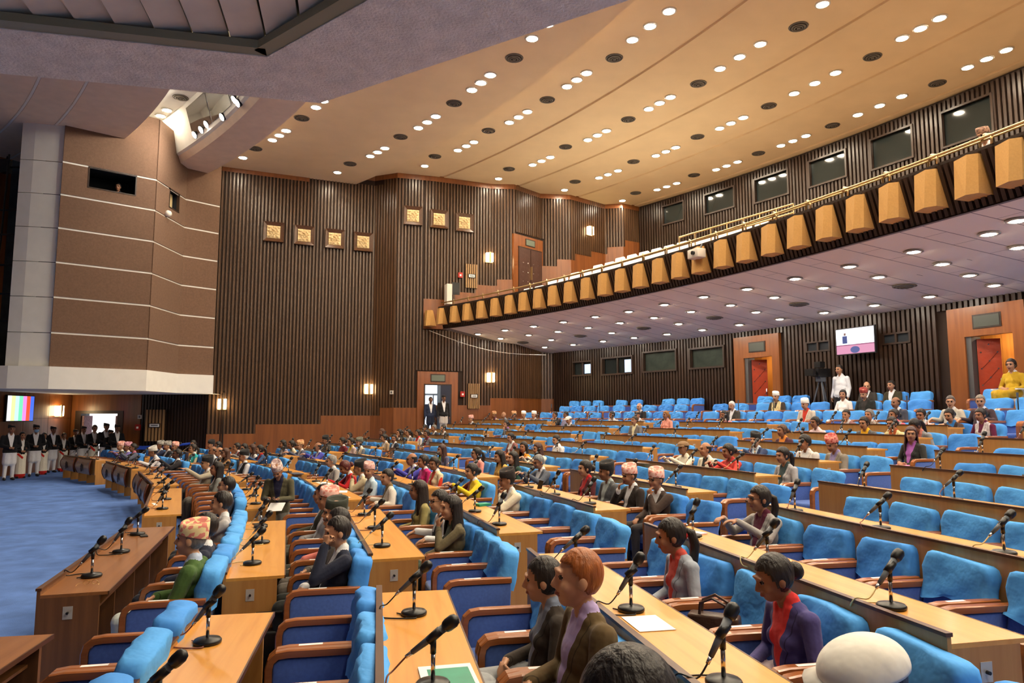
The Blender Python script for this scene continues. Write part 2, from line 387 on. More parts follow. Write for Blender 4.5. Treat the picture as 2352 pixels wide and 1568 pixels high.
for k, (x, y) in enumerate([(449, 309), (464, 297), (476, 285), (512, 268), (540, 228), (548, 236)]):
    d = ray(x, y); best = None
    for i in range(400):
        p = Vector((0, 0, H))+d*(15+i*.05); r, t = pol(p.x, p.y)
        e = abs(r-(41.3-(p.z-12.8)*.3))
        if best is None or e < best[0]: best = (e, p)
    p = best[1]; r, t = pol(p.x, p.y)
    M = Matrix.Translation(p) @ Matrix.Rotation(math.radians(t)+PI/2, 4, 'Z') @ Matrix.Rotation(math.radians(55), 4, 'X')
    e = empty('stage_spotlight', M); tag(e, ['lowest', 'second lowest', 'third lowest', 'middle', 'topmost', 'second topmost'][k]+' glaring stage spotlight in the ceiling slot', 'spotlight', 'spotlights in the ceiling slot')
    m = MB(); m.lathe([(.07, .28), (.1, .2), (.13, 0), (.14, -.05)], 14); m.obj('housing', M_BLACK, e, True)
    m = MB(); m.lathe([(.0, -.051), (.12, -.052)], 14); m.obj('lens', M_SPOT, e)
# tower beside the stage -----------------------------------------------------------
TW = [(-11.95, 28.1), (-12.9, 27.1), (-12.9, 24.8), (-15.1, 22.95)]
TZ0, TZ1 = 3.72, 12.35
def inset(p, d=.0): return (p[0]+d, p[1]+d)
tower = struct(empty('wall_tower', Matrix.Identity(4)))
cz = [TZ0]
for y in (778.4, 701.7, 625.8, 550.3, 476, 402.8): cz.append(atseg(350, y, TW[1], TW[2]).z if False else H+(HZ-y)/F*24.9)
cz.append(TZ1+.6)
for z in cz[1:-1]:
    mb = MB(); wallpoly(mb, [(p[0]+.02, p[1]-.03) for p in TW], z-.035, z+.035); mb.obj('joint_strip', M_WHITE, tower)
TWIN = [(1, 2, None), ]
def tower_panels():
    w1 = (aty(205, 410, 23.6), aty(305, 440, 24.6))
    for i, (A, B) in enumerate(zip(TW[:-1], TW[1:])):
        for k in range(len(cz)-1):
            z0, z1 = cz[k]+.03, cz[k+1]-.03
            d = Vector((B[0]-A[0], B[1]-A[1], 0)); L = d.length; d.normalize(); n = Vector((-d.y, d.x, 0))
            if n.x*A[0]+n.y*A[1] > 0: n = -n
            spans = [(0, L, z0, z1)]
            if i == 2 and k == 5: spans = [(0, .62, z0, z1), (2.12, L, z0, z1), (.62, 2.12, z0, WZ[0]), (.62, 2.12, WZ[1], z1)]
            if i == 1 and k == 5: spans = [(0, .55, z0, z1), (1.35, L, z0, z1), (.55, 1.35, z0, WZ[0]+.02), (.55, 1.35, WZ[1]+.02, z1)]
            for s0, s1, a, b in spans:
                if b-a < .03: continue
                P = Vector((A[0], A[1], 0))+d*s0; Q = Vector((A[0], A[1], 0))+d*s1; N = n*.05
                m = MB(); v = [P+N, Q+N, Q+N, P+N]; zz = [a, a, b, b]
                vs = [(v[j].x, v[j].y, zz[j]) for j in range(4)]+[(v[j].x-N.x*1.3, v[j].y-N.y*1.3, zz[j]) for j in range(4)]
                m.add(vs, [(0, 1, 2, 3), (0, 4, 5, 1), (1, 5, 6, 2), (2, 6, 7, 3), (3, 7, 4, 0)]); m.obj('plaster_panel', M_PLAST, tower)
WZ = (H+(HZ-436)/F*24.2, H+(HZ-386)/F*24.2)
tower_panels()
def plane_window(n, A, B, s0, s1, z0, z1, pane=M_GLASS):
    d = Vector((B[0]-A[0], B[1]-A[1], 0)).normalized(); nn = Vector((-d.y, d.x, 0))
    if nn.x*A[0]+nn.y*A[1] > 0: nn = -nn
    P = Vector((A[0], A[1], z0))+d*((s0+s1)/2); e = struct(empty('window_%d' % n, faceM(P, nn))); w = (s1-s0); h = z1-z0
    m = MB(); m.box(-w/2, w/2, -.06, .04, 0, .04); m.box(-w/2, w/2, -.06, .04, h-.04, h); m.box(-w/2, -w/2+.04, -.06, .04, 0, h); m.box(w/2-.04, w/2, -.06, .04, 0, h)
    m.obj('window_frame', M_SLATD, e); return e, P, nn, w, h
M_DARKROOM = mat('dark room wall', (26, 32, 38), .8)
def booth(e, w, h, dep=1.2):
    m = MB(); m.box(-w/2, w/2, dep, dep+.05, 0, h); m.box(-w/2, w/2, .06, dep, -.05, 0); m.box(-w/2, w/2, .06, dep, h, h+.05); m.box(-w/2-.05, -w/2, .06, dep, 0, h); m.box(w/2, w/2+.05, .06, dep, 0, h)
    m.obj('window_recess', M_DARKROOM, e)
e, PB, NB, wB, hB = plane_window(11, TW[2], TW[3], .62, 2.12, *WZ); booth(e, wB, hB)
BOOTH = (PB.copy(), NB.copy())
e, P2, N2, w2, h2 = plane_window(12, TW[1], TW[2], .55, 1.35, WZ[0]+.02, WZ[1]+.02)
booth(e, w2, h2, .5); m = MB(); m.box(-w2/2+.3, w2/2-.05, .2, .23, .05, h2-.05); m.obj('window_blind', mat('cream blind', (196, 176, 130), .8), e); m = MB(); m.box(-w2/2+.02, w2/2-.02, .03, .045, .03, h2-.03)
# small round loudspeaker on the tower's chamfer
P = atseg(380, 491, TW[1], TW[2]); e = empty('wall_loudspeaker', faceM(P, (-1, -.05) if False else (1, -.2))); tag(e, 'small round white loudspeaker on the brown tower under its window', 'loudspeaker')
m = MB(); m.lathe([(.02, 0), (.1, .03), (.13, .12), (.1, .2)], 14); o = m.obj('horn', M_TRIM, e, True); o.rotation_euler = (PI/2, 0, 0); o.location = (0, 0, 0)
m = MB(); m.box(-.03, .03, -.06, .02, -.12, .12); m.obj('bracket', M_DGREY, e)
# white band at the foot of the tower and white corner pier
band = TW+[(-16.2, 22.6), (-19.5, 22.6)]
mb = MB(); bo = [(p[0]+.12, p[1]-.14) for p in band]
wallpoly(mb, bo, 3.02, 3.75)
for (p, q, P, Q) in zip(band[:-1], band[1:], bo[:-1], bo[1:]):
    mb.quad((*P, 3.75), (*Q, 3.75), (*q, 3.75), (*p, 3.75)); 
struct(mb.obj('trim_2', M_WHITE))
mb = MB(); vs = [(*p, 3.02) for p in bo]+[(-19.5, 30, 3.02), (-11.9, 30, 3.02)]; mb.add(vs, [tuple(range(len(vs)))]); struct(mb.obj('ceiling_under_tower', M_WHITE))
PIER = [(-15.08, 23.0), (-15.95, 22.75), (-16.35, 22.7)]
pier = struct(empty('wall_pier', Matrix.Identity(4)))
for k in range(7):
    z0, z1 = cz[k]+.01, cz[k+1]-.01
    m = MB(); wallpoly(m, [PIER[0], PIER[1]], z0, z1); wallpoly(m, [PIER[1], PIER[2]], z0, z1); m.quad((*PIER[2], z0), (PIER[2][0]-.05, 24, z0), (PIER[2][0]-.05, 24, z1), (*PIER[2], z1)); m.obj('pier_block', M_WHITE, pier)
# stage opening left of the pier: dark interior with rigging
st = struct(empty('wall_stage', Matrix.Identity(4)))
m = MB(); m.quad((-24, 26.5, 3.7), (-15.2, 26.5, 3.7), (-15.2, 26.5, 14), (-24, 26.5, 14)); m.obj('stage_backing', mat('dark grey stage wall', (64, 70, 72), .9, 1.5, var=.35), st)
m = MB(); m.quad((-19.4, 22.6, 3.7), (-19.4, 26.5, 3.7), (-19.4, 26.5, 14), (-19.4, 22.6, 14)); m.obj('stage_return', M_WAIN, st)
m = MB(); m.quad((-19.6, 22.5, 3.74), (-15.9, 22.6, 3.74), (-15.9, 26.5, 3.74), (-19.6, 26.5, 3.74)); m.obj('stage_ledge', M_DARKROOM, st)
for k, (z, y) in enumerate([(10.6, 23.4), (9.1, 23.4), (8.2, 23.2), (7.2, 23.4), (6.2, 23.3), (5.3, 23.4)]):
    o = MB().tube([(-19.3, y, z), (-16.3, y, z+.02)], .035, 8).obj('rigging_pipe', M_BLACK); tag(o, ORD[k]+' black rigging pipe from the top in the dark stage opening', 'pipe', 'rigging pipes')
for k, (x, z) in enumerate([(-17.3, 10.7), (-17.5, 7.8), (-17.6, 5.6)]):
    e = empty('stage_lamp', Matrix.Translation((x, 23.35, z))); tag(e, ['top', 'middle', 'bottom'][k]+' black lamp clamped in the dark stage opening', 'lamp', 'lamps in the stage opening')
    MB().box(-.14, .14, -.12, .12, -.3, .15).obj('housing', M_BLACK, e); MB().tube([(0, 0, .15), (0, .05, .3)], .025).obj('clamp', M_BLACK, e)
o = MB().tube([(-17.35, 23.2, 3.8), (-17.3, 23.2, 6), (-17.2, 23.25, 8), (-17.1, 23.2, 11)], .03).obj('power_cable', M_BLACK); tag(o, 'thick black cable hanging down the stage opening', 'cable')
# lower walls under the tower --------------------------------------------------------
WA = [(-18.3, 18.0), (-18.3, 29.4)]; WBL = [(-18.3, 29.4), (-12.1, 28.75)]
mb = MB(); wallpoly(mb, WA, 0, 3.1); wl = struct(mb.obj('wall_left', M_GAP))
for k in range(8):
    y0 = 18+k*1.42; m = MB(); m.box(-18.3, -18.26, y0+.008, y0+1.41, 0, 2.05); m.obj('veneer_panel', M_WAIN, wl)
    m = MB(); m.box(-18.3, -18.26, y0+.008, y0+1.41, 2.06, 3.1); m.obj('veneer_panel', M_WAIN, wl)
DL = (atseg(186, 960, *WBL), atseg(270, 960, *WBL))
mb = MB(); A, B = Vector((*WBL[0], 0)), Vector((*WBL[1], 0)); d = (B-A).normalized()
sL = (DL[0]-A).dot(d); sR = (DL[1]-A).dot(d); Lb = (B-A).length; DLH = 2.24
wlb = struct(empty('wall_left_rear', Matrix.Identity(4)))
def segbox(A, d, s0, s1, z0, z1, thick=.06, outv=0.0):
    n = Vector((d.y, -d.x, 0)); P = A+d*s0+n*outv; Q = A+d*s1+n*outv; m = MB(); t = n*thick
    v = [P, Q, Q-t, P-t]; m.add([(*p.xy, z0) for p in v]+[(*p.xy, z1) for p in v], [(0, 3, 2, 1), (4, 5, 6, 7), (0, 1, 5, 4), (1, 2, 6, 5), (2, 3, 7, 6), (3, 0, 4, 7)]); return m
segbox(A, d, 0, sL-.25, 0, 3.1).obj('veneer_panel', M_WAIN, wlb)
segbox(A, d, sL-.25, sR+.25, DLH+.12, 3.1).obj('veneer_panel', M_WAIN, wlb)
segbox(A, d, sR+.25, sR+1.0, 0, 3.1).obj('veneer_panel', M_WAIN, wlb)
segbox(A, d, sR+.9, Lb+.4, 0, 3.1, .06, -.07).obj('slat_backing', M_GAP, wlb)
segbox(A, d, sR+.95, Lb+.4, 0, .62, .06).obj('wainscot_panel', M_WAIN, wlb)
m = MB()
s = sR+1.02
while s < Lb+.3:
    q = segbox(A, d, s, s+.07, .62, 3.05, .06, -.03); m.add(q.v, q.f); s += .13
o = m.obj('slats', M_SLATD, wlb); o['kind'] = 'stuff'
e = struct(empty('door_1', Matrix.Identity(4)))
for a, b, z0, z1 in [(sL-.25, sL, 0, DLH+.12), (sR, sR+.25, 0, DLH+.12), (sL, sR, DLH, DLH+.12)]: segbox(A, d, a, b, z0, z1, .3, .02).obj('door_frame', M_SLATD, e)
M_GLOWROOM = emit('glowing white lobby wall', (250, 248, 246), .55)  # wall itself glows, standing in for the lobby's lighting
segbox(A, d, sL-.6, sR+.6, 0, 2.9, .05, -1.3).obj('lobby_wall', M_GLOWROOM, e)
for s0 in (sL+.01, sR-.12):
    m = MB(); q = segbox(A, d, s0, s0+.1, 0, 2.15, .5, -.05); m.add(q.v, q.f); m.obj('curtain', mat('mauve curtain', (150, 120, 128), .8, 20, var=.3), e)
# enclosing walls out of view so that the light stays in the hall -------------------
M_ENC = mat('side wall brown', (128, 96, 70), .8)
mb = MB(); mb.quad((-40, -9, 0), (26, -9, 0), (26, -9, 13.2), (-40, -9, 13.2)); struct(mb.obj('wall_near', M_ENC))
mb = MB(); mb.quad((-30, -9, 0), (-30, 24, 0), (-30, 24, 13.2), (-30, -9, 13.2)); mb.quad((-30, 24, 0), (-19.4, 24, 0), (-19.4, 24, 13.2), (-30, 24, 13.2)); struct(mb.obj('wall_front', mat('stage front wall', (150, 128, 104), .8)))
mb = MB(); mb.sweep([(RU+.06, 0), (RU+.06, 13.2)], arc(-8, 14, 1)); struct(mb.obj('wall_back_near', M_ENC))
mb = MB(); mb.quad((-30, -9, 12.6), (2, -9, 12.6), (2, 14, 12.6), (-30, 24, 12.6)); mb.quad((0, -9, 13.1), (26, -9, 13.1), (26, 3, 13.1), (0, 3, 13.1)); struct(mb.obj('ceiling_near', M_CEIL2))
# press box soffit close overhead ----------------------------------------------------
ZB = 3.9
o_ = [atz(-260, 145, ZB), atz(735, 237, ZB), atz(1470, -8, ZB)]; i_ = [atz(-260, 38, ZB), atz(613, 131, ZB), atz(850, -2, ZB)]
far2 = Vector((1.9, 1.0, ZB)); 
box = struct(empty('ceiling_box', Matrix.Identity(4)))
M_RAG = mat('grey roughcast', (240, 232, 216), .95, 9, var=.12, bump=(70, .8))
ext = (o_[2]-o_[1]).normalized(); oe = o_[2]+ext*2.2; ie = i_[2]+(i_[2]-i_[1]).normalized()*1.2
m = MB(); m.quad(o_[0], o_[1], i_[1], i_[0]); m.quad(o_[1], oe, ie, i_[1])
up_ = Vector((0, 0, .9))
m.quad(o_[0], o_[0]+up_, o_[1]+up_, o_[1]); m.quad(o_[1], o_[1]+up_, oe+up_, oe)
m.quad(i_[0], i_[1], i_[1]+Vector((0, 0, .08)), i_[0]+Vector((0, 0, .08))); m.quad(i_[1], ie, ie+Vector((0, 0, .08)), i_[1]+Vector((0, 0, .08)))
m.obj('box_rim', M_RAG, box)
M_FRAME = mat('olive grille frame', (140, 138, 110), .5)
def strip(a, b, w, z, h): 
    dd = (b-a).normalized(); nn = Vector((-dd.y, dd.x, 0)); nn = nn if nn.y < 0 else -nn
    q = MB(); P = [a, b, b+nn*w, a+nn*w]; q.add([(p.x, p.y, z) for p in P]+[(p.x, p.y, z+h) for p in P], [(0, 1, 2, 3), (7, 6, 5, 4), (0, 4, 5, 1), (1, 5, 6, 2), (2, 6, 7, 3), (3, 7, 4, 0)]); return q
strip(i_[0], i_[1], .07, ZB+.005, .04).obj('grille_frame', M_FRAME, box); strip(ie, i_[1], .07, ZB+.005, .04).obj('grille_frame', M_FRAME, box)
M_LOUV = mat('cream louvre panel', (220, 208, 186), .8, 6, var=.08)
dirx = (i_[1]-i_[0]).normalized(); diry = Vector((dirx.y, -dirx.x, 0)); diry = diry if diry.y < 0 else -diry
e2 = (ie-i_[1]).normalized()
def gedge(q): return i_[1]-dirx*q if q >= 0 else i_[1]+e2*(-q/e2.dot(dirx))
for k in range(-8, 17):
    s0, s1 = k*.165+.008, k*.165+.157; P = [gedge(s0), gedge(s1), gedge(s1)+diry*3.2, gedge(s0)+diry*3.2]
    m = MB(); m.add([(p.x, p.y, ZB+.05+(.025 if j in (0, 3) else 0)) for j, p in enumerate(P)]+[(p.x, p.y, ZB+.09) for p in P], [(0, 1, 2, 3), (7, 6, 5, 4), (0, 4, 5, 1), (1, 5, 6, 2), (2, 6, 7, 3), (3, 7, 4, 0)]); m.obj('louvre', M_LOUV, box)
m = MB(); P = [gedge(-1.4), i_[1], gedge(2.9), gedge(2.9)+diry*3.3, gedge(-1.4)+diry*3.3]; m.add([(p.x, p.y, ZB+.11) for p in P], [tuple(range(5))]); m.obj('louvre_backing', M_VENTD, box)
# balcony ------------------------------------------------------------------------------
RF = 51.4
def bz(t): return -.27*(42.5-t)/25.5
BT0, BT1 = 12.0, 42.4
ths = arc(BT0, BT1, .5)
def fz(t): return 5.93+bz(t), 6.88+bz(t)
mb = MB(); vs = []; n = 5
for t in ths:
    a, b = fz(t)
    for r, z in [(RF+.25, a), (RF+.3, a+.03), (RF, b-.05), (RF, b), (RF+.5, b)]: vs.append(ring(t, r, z))
mb.add(vs, [(i*n+k, (i+1)*n+k, (i+1)*n+k+1, i*n+k+1) for i in range(len(ths)-1) for k in range(n-1)])
balcony = struct(mb.obj('balcony_fascia', M_GAP))
mb = MB(); vs = []
def sofz(r, t):
    a = 5.93+bz(t); return a+(5.14-a)*(r-RF-.25)/(RB-RF-.25)
for t in ths:
    for r in (RF+.25, RB+.05): vs.append(ring(t, r, sofz(r, t)))
mb.add(vs, [(i*2, i*2+1, i*2+3, i*2+2) for i in range(len(ths)-1)]); soffit = struct(mb.obj('ceiling_soffit', M_JOINT))
# soffit tiles: radial strips between the lamp lines, each tile its own piece
rl = [RF+.3, 52.9, 54.45, 56.0, RB]
tstep = 1.62
tt = 41.9; k = 0
while tt > 14:
    wide = k % 2 == 0; w = tstep*(.66 if wide else .34); t1 = tt-w
    rr = [RF+.3, RB] if wide else [RF+.3, 52.3, 53.1, 54.1, 54.9, 55.9, 56.7, RB]
    for a, b in zip(rr[:-1], rr[1:]):
        g = .006; gt = .012; m = MB(); q = [(tt-gt, a+g), (t1+gt, a+g), (t1+gt, b-g), (tt-gt, b-g)]
        top = [ring(t, r, sofz(r, t)-.004) for t, r in q]; m.add(top, [(0, 1, 2, 3)])
        if (a, b) == (RF+.3, RB):
            pass
        m.obj('soffit_tile', M_SOFF, soffit)
    tt = t1; k += 1
# fascia slats and boxed panels
fs_me = MB().box(-.035, .035, -.05, .02, 0, 1).mesh('slat', M_SLATD)
bx = [988, 1016, 1046, 1075, 1107, 1139, 1172, 1204, 1238, 1272, 1309, 1348, 1388, 1428, 1470, 1515, 1561, 1609, 1661, 1715, 1774, 1836, 1905, 1978, 2058, 2145, 2243, 2345]
pt = [pol(*atr(x, 600, RF).xy)[1] for x in bx]
step = math.degrees(.118/RF); t = 14.5
while t < BT1-.1:
    a, b = fz(t); p0 = ring(t, RF+.26, a+.03); p1 = ring(t, RF-.01, b-.06); dv = p1-p0
    M = Matrix.Translation(p0) @ Matrix.Rotation(math.radians(t)+PI/2+PI, 4, 'Z') @ Matrix.Rotation(math.atan2(.27, b-a-.09), 4, 'X') @ Matrix.Diagonal((1, 1, dv.length, 1))
    ob('slat', fs_me, balcony, M); t += step
M_TAN = mat('tan fabric panel', (192, 146, 84), .85, 30, var=.06)
bw = .42; m = MB()
v = [(-bw/2, -.03, .84), (.1, -.12, .84), (bw/2, 0, .84), (-bw/2, -.07, .16), (.1, -.2, .14), (bw/2, -.04, .16), (-bw/2, .1, .84), (bw/2, .1, .84), (-bw/2, .3, .16), (bw/2, .3, .16)]
m.add(v, [(0, 3, 4, 1), (1, 4, 5, 2), (3, 8, 9, 5, 4), (0, 1, 2, 7, 6), (0, 6, 8, 3), (2, 5, 9, 7)]); box_me = m.mesh('speaker_panel', M_TAN)
for i, t in enumerate(pt):
    a, b = fz(t); M = Matrix.Translation(ring(t, RF-.07, a)) @ Matrix.Rotation(math.radians(t)+PI/2+PI, 4, 'Z')
    o = ob('fascia_panel', box_me, None, M); tag(o, 'tan wedge-shaped acoustic panel, %s from the far wall, on the balcony fascia' % ORD[i], 'panel', 'acoustic panels on the balcony front')
# rails
def ringtube(name, R, zf, t0, t1, r, m, parent=None, step=.6): return MB().tube([ring(t, R, zf(t)) for t in arc(t0, t1, step)], r, 8).obj(name, m, parent, True)
rail = empty('balcony_rail', Matrix.Identity(4)); tag(rail, 'long curved brass handrail along the top of the balcony front', 'railing')
ringtube('handrail', RF-.02, lambda t: fz(t)[1]+.14, BT0, BT1-.3, .027, M_BRASS, rail); ringtube('handrail', RF+.25, lambda t: fz(t)[1]+.2, BT0, BT1-.3, .02, M_BRASS, rail)
for i in range(24):
    t = 41.6-i*1.13; z = fz(t)[1]; MB().tube([ring(t, RF+.3, z), ring(t, RF+.3, z+.2), ring(t-.25, RF+.12, z+.24), ring(t-.5, RF-.02, z+.14), ring(t-.5, RF-.02, z-.02)], .022, 8).obj('rail_loop', M_BRASS, rail, True)
# gallery tiers behind the fascia
mb = MB(); prof = [(RF+.5, 6.5)]
for k in range(10): r = RF+.6+k*1.08; z = 6.15+.43*k; prof += [(r, z), (r+1.08, z)]
mb.sweep(prof, arc(BT0, 40.4, 1)); struct(mb.obj('floor_gallery', mat('gallery carpet', (120, 104, 92), .95, 3)))
# ================================================================== LAMPS, VENTS, WALL FITTINGS
m = MB(); m.lathe([(.20, .0), (.20, -.03), (.155, -.035), (.15, .0)], 16); trim_me = m.mesh('trim_ring', M_TRIM, True)
m = MB(); m.lathe([(.152, -.012), (.125, -.038), (.02, -.052)], 10); lens_me = m.mesh('lens', M_LAMP)
m = MB(); m.lathe([(.115, -.012), (.095, -.036), (.015, -.05)], 10); lensu_me = m.mesh('lens', M_LAMPU)
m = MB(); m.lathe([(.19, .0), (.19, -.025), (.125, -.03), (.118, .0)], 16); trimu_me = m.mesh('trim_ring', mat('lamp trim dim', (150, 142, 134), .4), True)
def downlight(p, label, group, under=False, tilt=0):
    e = empty('downlight', Matrix.Translation(p)); tag(e, label, 'downlight', group)
    ob('trim_ring', trimu_me if under else trim_me, e); ob('lens', lensu_me if under else lens_me, e); return e
RINGS = {'a': (13.0, 60.8, [38.6+1.1, 36.5, 33.4, 30.4], 0)}
VIS = {'a': (13.0, [(1420, 457), (1500, 432), (1523, 425), (1548, 418), (1640, 387), (1666, 379), (1692, 370), (1796, 334), (1826, 324), (1855, 312), (1975, 264), (2025, 243), (2078, 222), (2233, 157), (2276, 137), (2322, 117)]),
 'b': (13.0, [(1281, 431), (1364, 404), (1387, 397), (1409, 388), (1501, 355), (1526, 346), (1550, 337), (1654, 294), (1682, 283), (1711, 270), (1832, 216), (1881, 193), (1932, 170), (2086, 91), (2129, 69), (2173, 45)]),
 'c': (13.0, [(1130, 405), (1211, 374), (1234, 366), (1254, 357), (1346, 319), (1370, 309), (1392, 299), (1493, 250), (1520, 237), (1547, 224), (1665, 160), (1713, 134), (1762, 105), (1910, 15)]),
 'd': (13.0, [(961, 376), (1041, 341), (1060, 331), (1078, 322), (1166, 279), (1188, 267), (1210, 255), (1307, 199), (1331, 184), (1356, 169), (1468, 95), (1513, 65), (1558, 31)]),
 'e': (12.52, [(768, 393), (845, 356), (862, 347), (880, 338), (959, 292), (980, 279), (1001, 266), (1086, 206), (1109, 190), (1133, 173), (1232, 90), (1271, 57)]),
 'f': (12.52, [(551, 359), (620, 319), (639, 309), (658, 299), (728, 246), (749, 232), (769, 216)])}
RN = {'a': 'outermost', 'b': 'second', 'c': 'third', 'd': 'fourth', 'e': 'fifth', 'f': 'innermost'}
for k, (z, L) in VIS.items():
    pr = [pol(*atz(x, y, z).xy) for x, y in L]; R = float(np.mean([q[0] for q in pr]))
    for i, (r, t) in enumerate(pr): downlight(ring(t, R, z), 'round white downlight, %s from the far wall, %s ceiling ring from the back' % (ORD[i], RN[k]), 'hall downlights')
    t = pr[-1][1]-2.2 if len(pr) % 3 == 1 else pr[-1][1]-.6
    g = t-.4; j = len(pr)
    while g > 2:                                             # the rings run on over the camera
        for q in range(3):
            if proj(ring(g, R, z))[1] < -5 or proj(ring(g, R, z))[0] > 2360 or ring(g, R, z).y < 1: downlight(ring(g, R, z), 'round white downlight, %s from the far wall, %s ceiling ring from the back' % (ORD[j], RN[k]), 'hall downlights')
            g -= .75; j += 1
        g -= 1.6
for i, (x, y) in enumerate([(354, 275), (369, 265), (384, 252)]): downlight(atz(x, y, 13.49), ['lower', 'middle', 'upper'][i]+' of three downlights inside the bright ceiling slot', 'slot downlights')
def soft(x, y):
    d = ray(x, y); lo, hi = 5, 60
    for _ in range(50):
        md = (lo+hi)/2; p = Vector((0, 0, H))+d*md; r, t = pol(p.x, p.y)
        if p.z > sofz(r, t): hi = md
        else: lo = md
    return p
UL = [(2271, 535), (2339, 566), (2098, 576), (2164, 604), (2226, 630), (2283, 653), (1951, 610), (2018, 634), (2135, 679), (1826, 638), (1891, 659), (1951, 680), (2008, 699), (1716, 662), (1778, 681), (1893, 716), (1616, 680), (1678, 699), (1736, 715), (1791, 731), (1526, 698), (1587, 714), (1698, 744), (1444, 714), (1502, 728), (1559, 742), (1613, 756), (1367, 726), (1424, 740), (1532, 766), (1294, 738), (1351, 751), (1405, 763), (1456, 774), (1226, 748), (1281, 760), (1385, 782), (1160, 757), (1214, 768), (1266, 779), (1316, 790), (1098, 766), (1150, 776), (1251, 796)]
for i, (x, y) in enumerate(UL):
    p = soft(x, y); downlight(p-Vector((0, 0, .006)), 'round recessed downlight, number %s counted leftwards under the balcony soffit' % ORD[i], 'downlights under the balcony', True)
for j, t in enumerate([18.0, 16.4, 14.8, 13.2]):
    for i, r in enumerate((52.6, 54.2, 55.8, 57.0)): downlight(ring(t, r, sofz(r, t)-.006), 'recessed soffit downlight near the camera side, line %s, place %s' % (ORD[j], ORD[i]), 'downlights under the balcony', True)
m = MB()
for r0, r1, z in ((.27, .22, 0), (.2, .15, -.02), (.13, .09, -.035), (.06, .0, -.04)): m.lathe([(r0, z), (r0-.01, z-.02), (r1, z-.025), (r1+.005, z)], 18)
vent_me = m.mesh('vent_cone', M_VENT, True); m = MB(); m.lathe([(.26, -.004), (.0, -.004)], 18); core_me = m.mesh('vent_core', M_VENTD)
def vent(p, label, group, s=1.0):
    e = empty('ceiling_vent', Matrix.Translation(p) @ Matrix.Scale(s, 4)); tag(e, label, 'vent', group); ob('vent_cone', vent_me, e); ob('vent_core', core_me, e)
for i, (x, y) in enumerate([(1834, 61), (1604, 192), (1443, 274), (1299, 337), (1169, 388), (2004, 130), (1766, 243), (1602, 314), (1455, 371), (1321, 417), (2153, 191), (1912, 288), (1742, 352), (1594, 402), (1460, 443), (1411, 133), (1257, 229), (1122, 300), (999, 359)]):
    vent(atz(x, y, 12.995), 'round grey air diffuser, number %s, between the downlights of the high ceiling' % ORD[i], 'ceiling diffusers')
for i, (x, y) in enumerate([(1181, 133), (1043, 237), (920, 314), (804, 376), (693, 271), (586, 341)]): vent(atz(x, y, 12.515), 'dark round air diffuser, number %s, in the lower ceiling band' % ORD[i], 'ceiling diffusers')
vent(atz(415, 224, 13.49), 'round air diffuser inside the bright ceiling slot', 'ceiling diffusers')
for i, (x, y) in enumerate([(2078, 656), (1836, 698), (1642, 729), (1479, 753), (1334, 771), (1202, 786)]): vent(soft(x, y)-Vector((0, 0, .006)), 'round vent with dusty rim, %s from the right, under the balcony' % ORD[i], 'vents under the balcony', 1.05)
# wall sconces on slatted walls
M_SCON = emit('sconce glass', (255, 226, 170), 10)
def sconce(p, n, label):
    e = empty('wall_sconce', faceM(p, n)); tag(e, label, 'wall lamp', 'wall sconces')
    m = MB(); m.box(-.16, .16, -.2, -.02, -.3, .1); m.obj('shade', M_SCON, e)
    m = MB(); m.box(-.05, .05, -.22, -.18, -.34, .14); m.box(-.17, .17, -.06, 0, -.33, -.3); m.obj('bracket', M_BRASS, e)
def seg_at(x):
    for (a, b) in zip(FAR[:-1], FAR[1:]):
        p0 = proj((*a, 2))[0]; p1 = proj((*b, 2))[0]
        if p0 <= x < p1: return a, b
    return FAR[0], FAR[1]
def farp(x, y, out=.08):
    a, b = seg_at(x); p = atseg(x, y, a, b); n = Vector((-(b[1]-a[1]), b[0]-a[0], 0)).normalized(); n = -n if n.dot(p) > 0 else n
    return p+n*out, n
for x, y, lb in [(510, 922, 'lit wall sconce on the slats just right of the white tower band'), (845, 888, 'lit wall sconce between the plaques and the side door'), (1124, 862, 'lit wall sconce right of the side door under the balcony'), (1121, 588, 'lit wall sconce left of the closed gallery door'), (1350, 527, 'lit wall sconce high on the wall right of the gallery door')]:
    p, n = farp(x, y); sconce(p, n, lb)
p = Vector((-18.25, aty(150, 945, 10).y, 0)); yy = -18.25/((150-1176)/F); sconce(Vector((-18.24, yy*.985, 2.18+(953-938)/F*yy)), (1, -.0), 'bright wall sconce beside the white lobby door')
# relief plaques
M_REL = mat('carved cream relief', (226, 200, 152), .8, 12, var=.15, bump=(40, 1.0))
M_PLQ = wood('plaque frame', (92, 62, 40), (72, 46, 30), 4, 'x', .3)
m = MB(); s = .42
fr = [(-s, 0, -s), (s, 0, -s), (s, 0, s), (-s, 0, s)]; inn = [(-s*.62, -.05, -s*.62), (s*.62, -.05, -s*.62), (s*.62, -.05, s*.62), (-s*.62, -.05, s*.62)]; ot = [(x, -.14, z) for x, y, z in fr]
m.add(fr+ot+inn, [(0, 1, 5, 4), (1, 2, 6, 5), (2, 3, 7, 6), (3, 0, 4, 7), (4, 5, 9, 8), (5, 6, 10, 9), (6, 7, 11, 10), (7, 4, 8, 11)]); plq_me = m.mesh('frame', M_PLQ)
rel = MB(); rng = random.Random(3); N = 14; g = [[-.05-(.035*abs(math.sin(i*.9)*math.cos(j*.8))+.02*rng.random()) for j in range(N+1)] for i in range(N+1)]
vs = [(-s*.64+1.28*s*j/N, g[i][j], -s*.64+1.28*s*i/N) for i in range(N+1) for j in range(N+1)]
rel.add(vs, [(i*(N+1)+j, i*(N+1)+j+1, (i+1)*(N+1)+j+1, (i+1)*(N+1)+j) for i in range(N) for j in range(N)])
